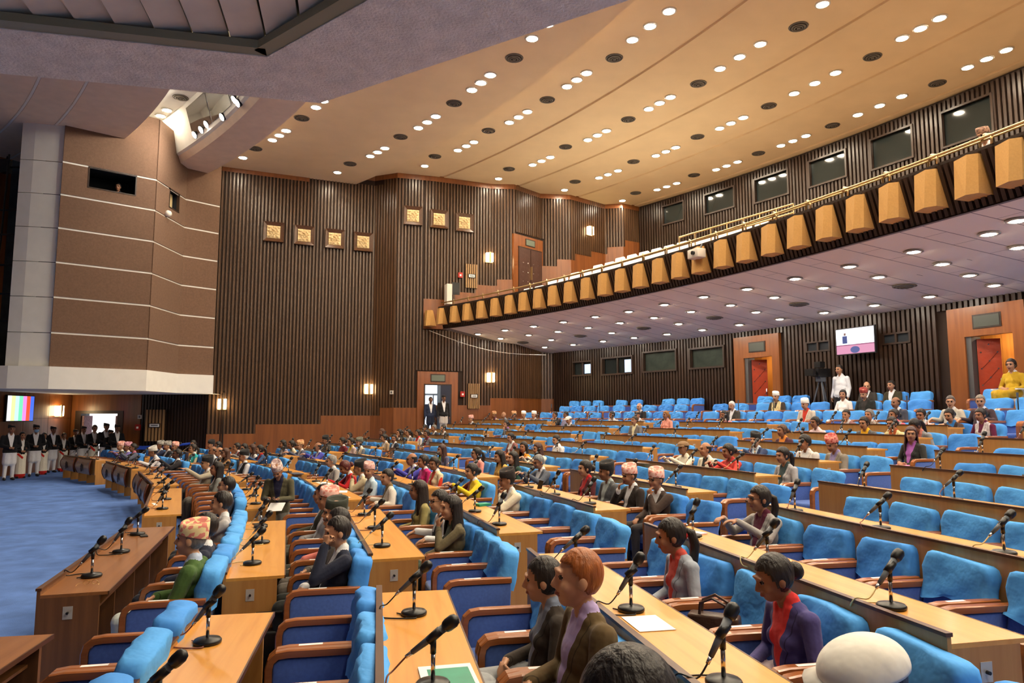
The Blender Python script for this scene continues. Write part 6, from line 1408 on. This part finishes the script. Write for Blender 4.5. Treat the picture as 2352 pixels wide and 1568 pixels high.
# standing man reading, in the second row
p = atz(640, 1086, 1.35); h = aty(640, 1086, 11.0); fz_ = 0.0; s = (h.z-fz_)/1.52
mp = free_person(Vector((h.x, h.y, 0)), (.05, -1), ('stand_read', False, 0, 1), 'man in pale patterned cap and olive jacket standing to read a paper', dict(top=(84, 80, 60), shirt=(34, 34, 60), legs=(120, 116, 104), cap=tp(((214, 196, 190), (170, 140, 140))), hp=25, tl=10, skin=(170, 122, 92)), s)
q = MB().add([(-.11, 0, -.12), (.11, .02, -.1), (.12, .1, .06), (-.1, .09, .05)], [(0, 1, 2, 3)]).obj('paper_sheet', M_PAPER); q.matrix_basis = Matrix.Translation((h.x+.08, h.y-.36, h.z-.42)) @ Matrix.Rotation(-.5, 4, 'X'); tag(q, 'folded white sheet held by the standing man', 'paper')
# heads cut off by the lower edge of the picture
h = aty(1950, 1578, 2.05); make_person(Matrix.Translation((h.x, h.y, h.z-1.125)) @ Matrix.Rotation(math.radians(110), 4, 'Z'), ('sit_lap', False, 0, 0), 'spectator in a white flat cap at the lower right edge', dict(top=(70, 72, 80), cap=('flat', WHT, None), hk='short', hp=10))
h = aty(1372, 1640, 1.75); make_person(Matrix.Translation((h.x, h.y, h.z-1.125)) @ Matrix.Rotation(math.radians(95), 4, 'Z'), ('sit_lap', False, 0, 0), 'black-haired spectator barely showing at the bottom edge', dict(top=(40, 40, 44), hk='thick', hp=6))
# things lying on the desks -----------------------------------------------------------------
def on_desk(x, y, row): return atz(x, y, ZT[row])
def sheet(x, y, row, w, d, rot, label, mt=M_PAPER, name='paper_sheet', h=.003):
    p = on_desk(x, y, row); t = pol(p.x, p.y)[1]; o = MB().box(-w/2, w/2, -d/2, d/2, 0, h).obj(name, mt); o.matrix_basis = Matrix.Translation(p+Vector((0, 0, .002))) @ Matrix.Rotation(math.radians(t+90+rot), 4, 'Z'); return tag(o, label, {'paper_sheet': 'paper', 'book': 'book', 'phone': 'phone', 'notebook': 'notebook'}.get(name, 'paper'), None)
sheet(1488, 1432, 3, .3, .22, 0, 'blank white sheet on the desk in front of the purple jacket')
p = on_desk(990, 1560, 2); t = pol(p.x, p.y)[1]; e = empty('magazine', Matrix.Translation(p+Vector((0, 0, .002))) @ Matrix.Rotation(math.radians(t+92), 4, 'Z')); tag(e, 'white magazine with a green picture on the nearest desk', 'magazine')
MB().box(-.16, .16, -.22, .05, 0, .008).obj('cover', M_PAPER, e); MB().box(-.15, .11, -.2, .01, .008, .0085).obj('cover_picture', mat('green print', (34, 140, 112), .4, 4, var=.2), e)
sheet(355, 1158, 0, .32, .05, 10, 'narrow white paper strip on the front desk with cream cables')
sheet(330, 1231, 0, .16, .075, 15, 'black phone lying on the dark front desk', M_BLACK, 'phone', .01)
sheet(1108, 1161, 3, .14, .2, 20, 'green book on the desk beside the yellow sari', mat('green book cover', (40, 150, 120), .5), 'book', .03)
sheet(745, 1110, 2, .5, .2, 5, 'white papers spread before the woman in red', M_PAPER); sheet(780, 1130, 2, .3, .25, -12, 'stack of white papers near the woman in red', M_PAPER, 'paper_sheet', .01)
sheet(795, 1142, 2, .16, .1, 12, 'small white card near the end of the third row desk', M_PAPER)
sheet(680, 1088, 2, .45, .22, 4, 'dark notebook on the desk left of the woman in red', mat('grey notebook', (70, 74, 92), .5), 'notebook', .015)
sheet(1595, 1225, 4, .2, .14, 25, 'pink-edged notebook under the hands of the grey jacket woman', mat('pink paper', (232, 206, 216), .7), 'notebook', .012)
sheet(597, 1205, 1, .2, .14, 15, 'black tablet on the second row desk end', M_BLACK, 'notebook', .012)
sheet(1480, 1063, 6, .5, .16, 6, 'white papers on the seventh row desk by the flat cap man', M_PAPER)
p = on_desk(205, 1347, 0); e = empty('spectacles', Matrix.Translation(p+Vector((0, -.03, .02))) @ Matrix.Rotation(.3, 4, 'Z')); tag(e, 'folded spectacles lying on the dark front desk', 'spectacles'); ob('frame', gearmesh('glasses', M_BRASS, 'glasses'), e)
# phone in the grey-haired man's hand
h = aty(1241, 1113, 11.2); o = MB().box(-.035, .035, -.005, .005, -.07, .07).obj('phone', M_BLACK); o.matrix_basis = Matrix.Translation(h) @ Matrix.Rotation(.25, 4, 'Y'); tag(o, 'black phone held up by the grey-haired man in slate suit', 'phone')
# handbags and the cloth bundle
def bag(M, label, mt, w, hgt, d, soft=False):
    e = empty('handbag', M); tag(e, label, 'handbag')
    pr = [(-w/2, 0), (w/2, 0), (w*.46, hgt), (-w*.46, hgt)]; b = bevel(MB().prism(pr, 'y', -d/2, d/2).mesh('body', mt), .02, 2); ob('body', b, e)
    for s in (-1, 1): MB().tube([(-w*.25, s*d*.3, hgt*.9), (-w*.22, s*d*.35, hgt*1.3), (0, s*d*.4, hgt*1.45), (w*.22, s*d*.35, hgt*1.3), (w*.25, s*d*.3, hgt*.9)], .011, 6).obj('handle', mt, e)
    MB().box(-w*.2, w*.2, -d/2-.012, -d/2, hgt*.3, hgt*.34).obj('zip', M_BRASS, e); return e
def seat_of(row, blk, k):
    for c in CHAIRS:
        if c[1] == row and c[2] == blk and c[6] == k: return c[0]
S = seat_of(3, 'F', 3)
if S: bag(S @ Matrix.Translation((0, .05, .44)) @ Matrix.Rotation(.9, 4, 'Z'), 'dark brown leather handbag on the chair between two women', mat('dark brown leather', (74, 52, 42), .35, 10, bump=(30, .3)), .38, .26, .14)
S = seat_of(3, 'F', 1)
if S: bag(S @ Matrix.Translation((-.05, .08, .44)) @ Matrix.Rotation(.6, 4, 'Z'), 'tan open tote bag on the chair beside the purple jacket woman', mat('tan leather', (176, 128, 64), .4, 10), .36, .26, .16)
S = seat_of(1, 'E', 0)
if S:
    e = empty('shoulder_bag', S @ Matrix.Translation((-.1, .42, 0))); tag(e, 'black shoulder bag standing on the carpet by the aisle', 'bag'); ob('body', bevel(MB().box(-.08, .08, -.18, .18, 0, .34).mesh('body', M_BLACK), .03, 2), e); MB().tube([(0, -.15, .3), (-.1, -.1, .5), (-.1, .1, .5), (0, .15, .3)], .012, 6).obj('strap', M_BLACK, e)
# blue barrier tape
a_, b_ = aty(300, 1028, 28.0), aty(372, 1026, 28.2); c_ = aty(437, 1018, 28.6)
o = MB().box(0, (b_-a_).length, -.004, .004, -.07, .07).obj('barrier_tape', mat('blue tape', (40, 78, 190), .6)); o.matrix_basis = faceM(a_, (b_-a_).cross(Vector((0, 0, 1)))*1); tag(o, 'left blue barrier tape stretched behind the far front desks', 'tape', 'barrier tapes')
o = MB().tube([b_, c_], .05, 6).obj('barrier_tape', MATS['blue tape']); tag(o, 'right blue barrier tape rising towards the slatted wall', 'tape', 'barrier tapes')
# projector on the balcony front
p = atr(1600, 583, RF-.28); t = pol(p.x, p.y)[1]; e = empty('projector', Matrix.Translation(p) @ Matrix.Rotation(math.radians(t)+PI/2+PI, 4, 'Z')); tag(e, 'small white projector clamped to the balcony front', 'projector')
ob('body', bevel(MB().box(-.2, .2, -.14, .14, -.12, .12).mesh('body', M_TRIM), .02, 2), e); MB().tube([(.05, -.14, 0), (.05, -.2, 0)], .05, 10).obj('lens', M_BLACK, e); MB().tube([(0, .1, .1), (0, .2, .3)], .02, 6).obj('arm', M_DGREY, e); MB().tube([(-.15, .1, -.1), (-.3, .2, -.2), (-.2, .3, -.3)], .008, 5).obj('cable', M_TRIM, e)
# gallery chairs
MWC = mat('white gallery chair cover', (240, 240, 242), .7)
gs = bevel(MB().box(-.26, .26, -.25, .25, .38, .5).mesh('seat', MWC), .04, 2); gb = MB().box(-.26, .26, -.06, .06, 0, .62).mesh('backrest', MWC); gb.transform(Matrix.Translation((0, -.25, .42)) @ Matrix.Rotation(.2, 4, 'X')); bevel(gb, .03, 2); ga = MB().box(-.03, .03, -.28, .22, .0, .66).mesh('armrest', MWC)
for r in range(6):
    R = RF+1.25+r*1.08; z = 6.15+.43*r; t = 39.6-r*.35; k = 0; tmin = 29.5 if r < 5 else 31
    while t > tmin:
        if fary(ring(t, R).x)-ring(t, R).y > .6:
            e = empty('gallery_chair', seatM(t, R, z)); tag(e, '%s white gallery chair from the far wall, %s gallery row' % (ORD[k], ORD[r]), 'chair', 'white gallery chairs'); ob('seat', gs, e); ob('backrest', gb, e)
            for s in (-1, 1): ob('armrest', ga, e, Matrix.Translation((s*.3, 0, 0)))
            k += 1
        t -= math.degrees(.72/R)
# stair rail rising in the gallery
e = empty('stair_rail', Matrix.Identity(4)); tag(e, 'brass stair rail sloping above the gallery chairs', 'railing')
A = atr(1560, 545, RF+2.2); B = atr(1822, 468, RF+4.6)
for dz in (0, -.28): MB().tube([A+Vector((0, 0, dz)), B+Vector((0, 0, dz))], .03, 8).obj('handrail', M_BRASS, e)
for k in range(8): q = A.lerp(B, k/7); MB().tube([q, q-Vector((0, 0, .75))], .02, 6).obj('baluster', M_BRASS, e)
# tall upholstered chairs' microphone stands on the back tiers
for k, x in enumerate((1262, 1372, 1690, 1770, 2076, 2330)):
    p = atr(x, 935, 55.3); t = pol(p.x, p.y)[1]; e = empty('floor_microphone', Matrix.Translation(ring(t, 55.42, FL[11]))); tag(e, '%s slim black floor microphone from the left on the back tiers' % ORD[k], 'microphone', 'floor microphones on the back tiers')
    MB().lathe([(.12, 0), (.12, .02), (.02, .04)], 12).obj('base', M_BLACK, e, True); MB().tube([(0, 0, .03), (0, 0, 1.15)], .012, 6).obj('pole', M_BLACK, e); MB().tube([(0, 0, 1.13), (0, 0, 1.3)], [.015, .025], 8).obj('microphone', M_DGREY, e)
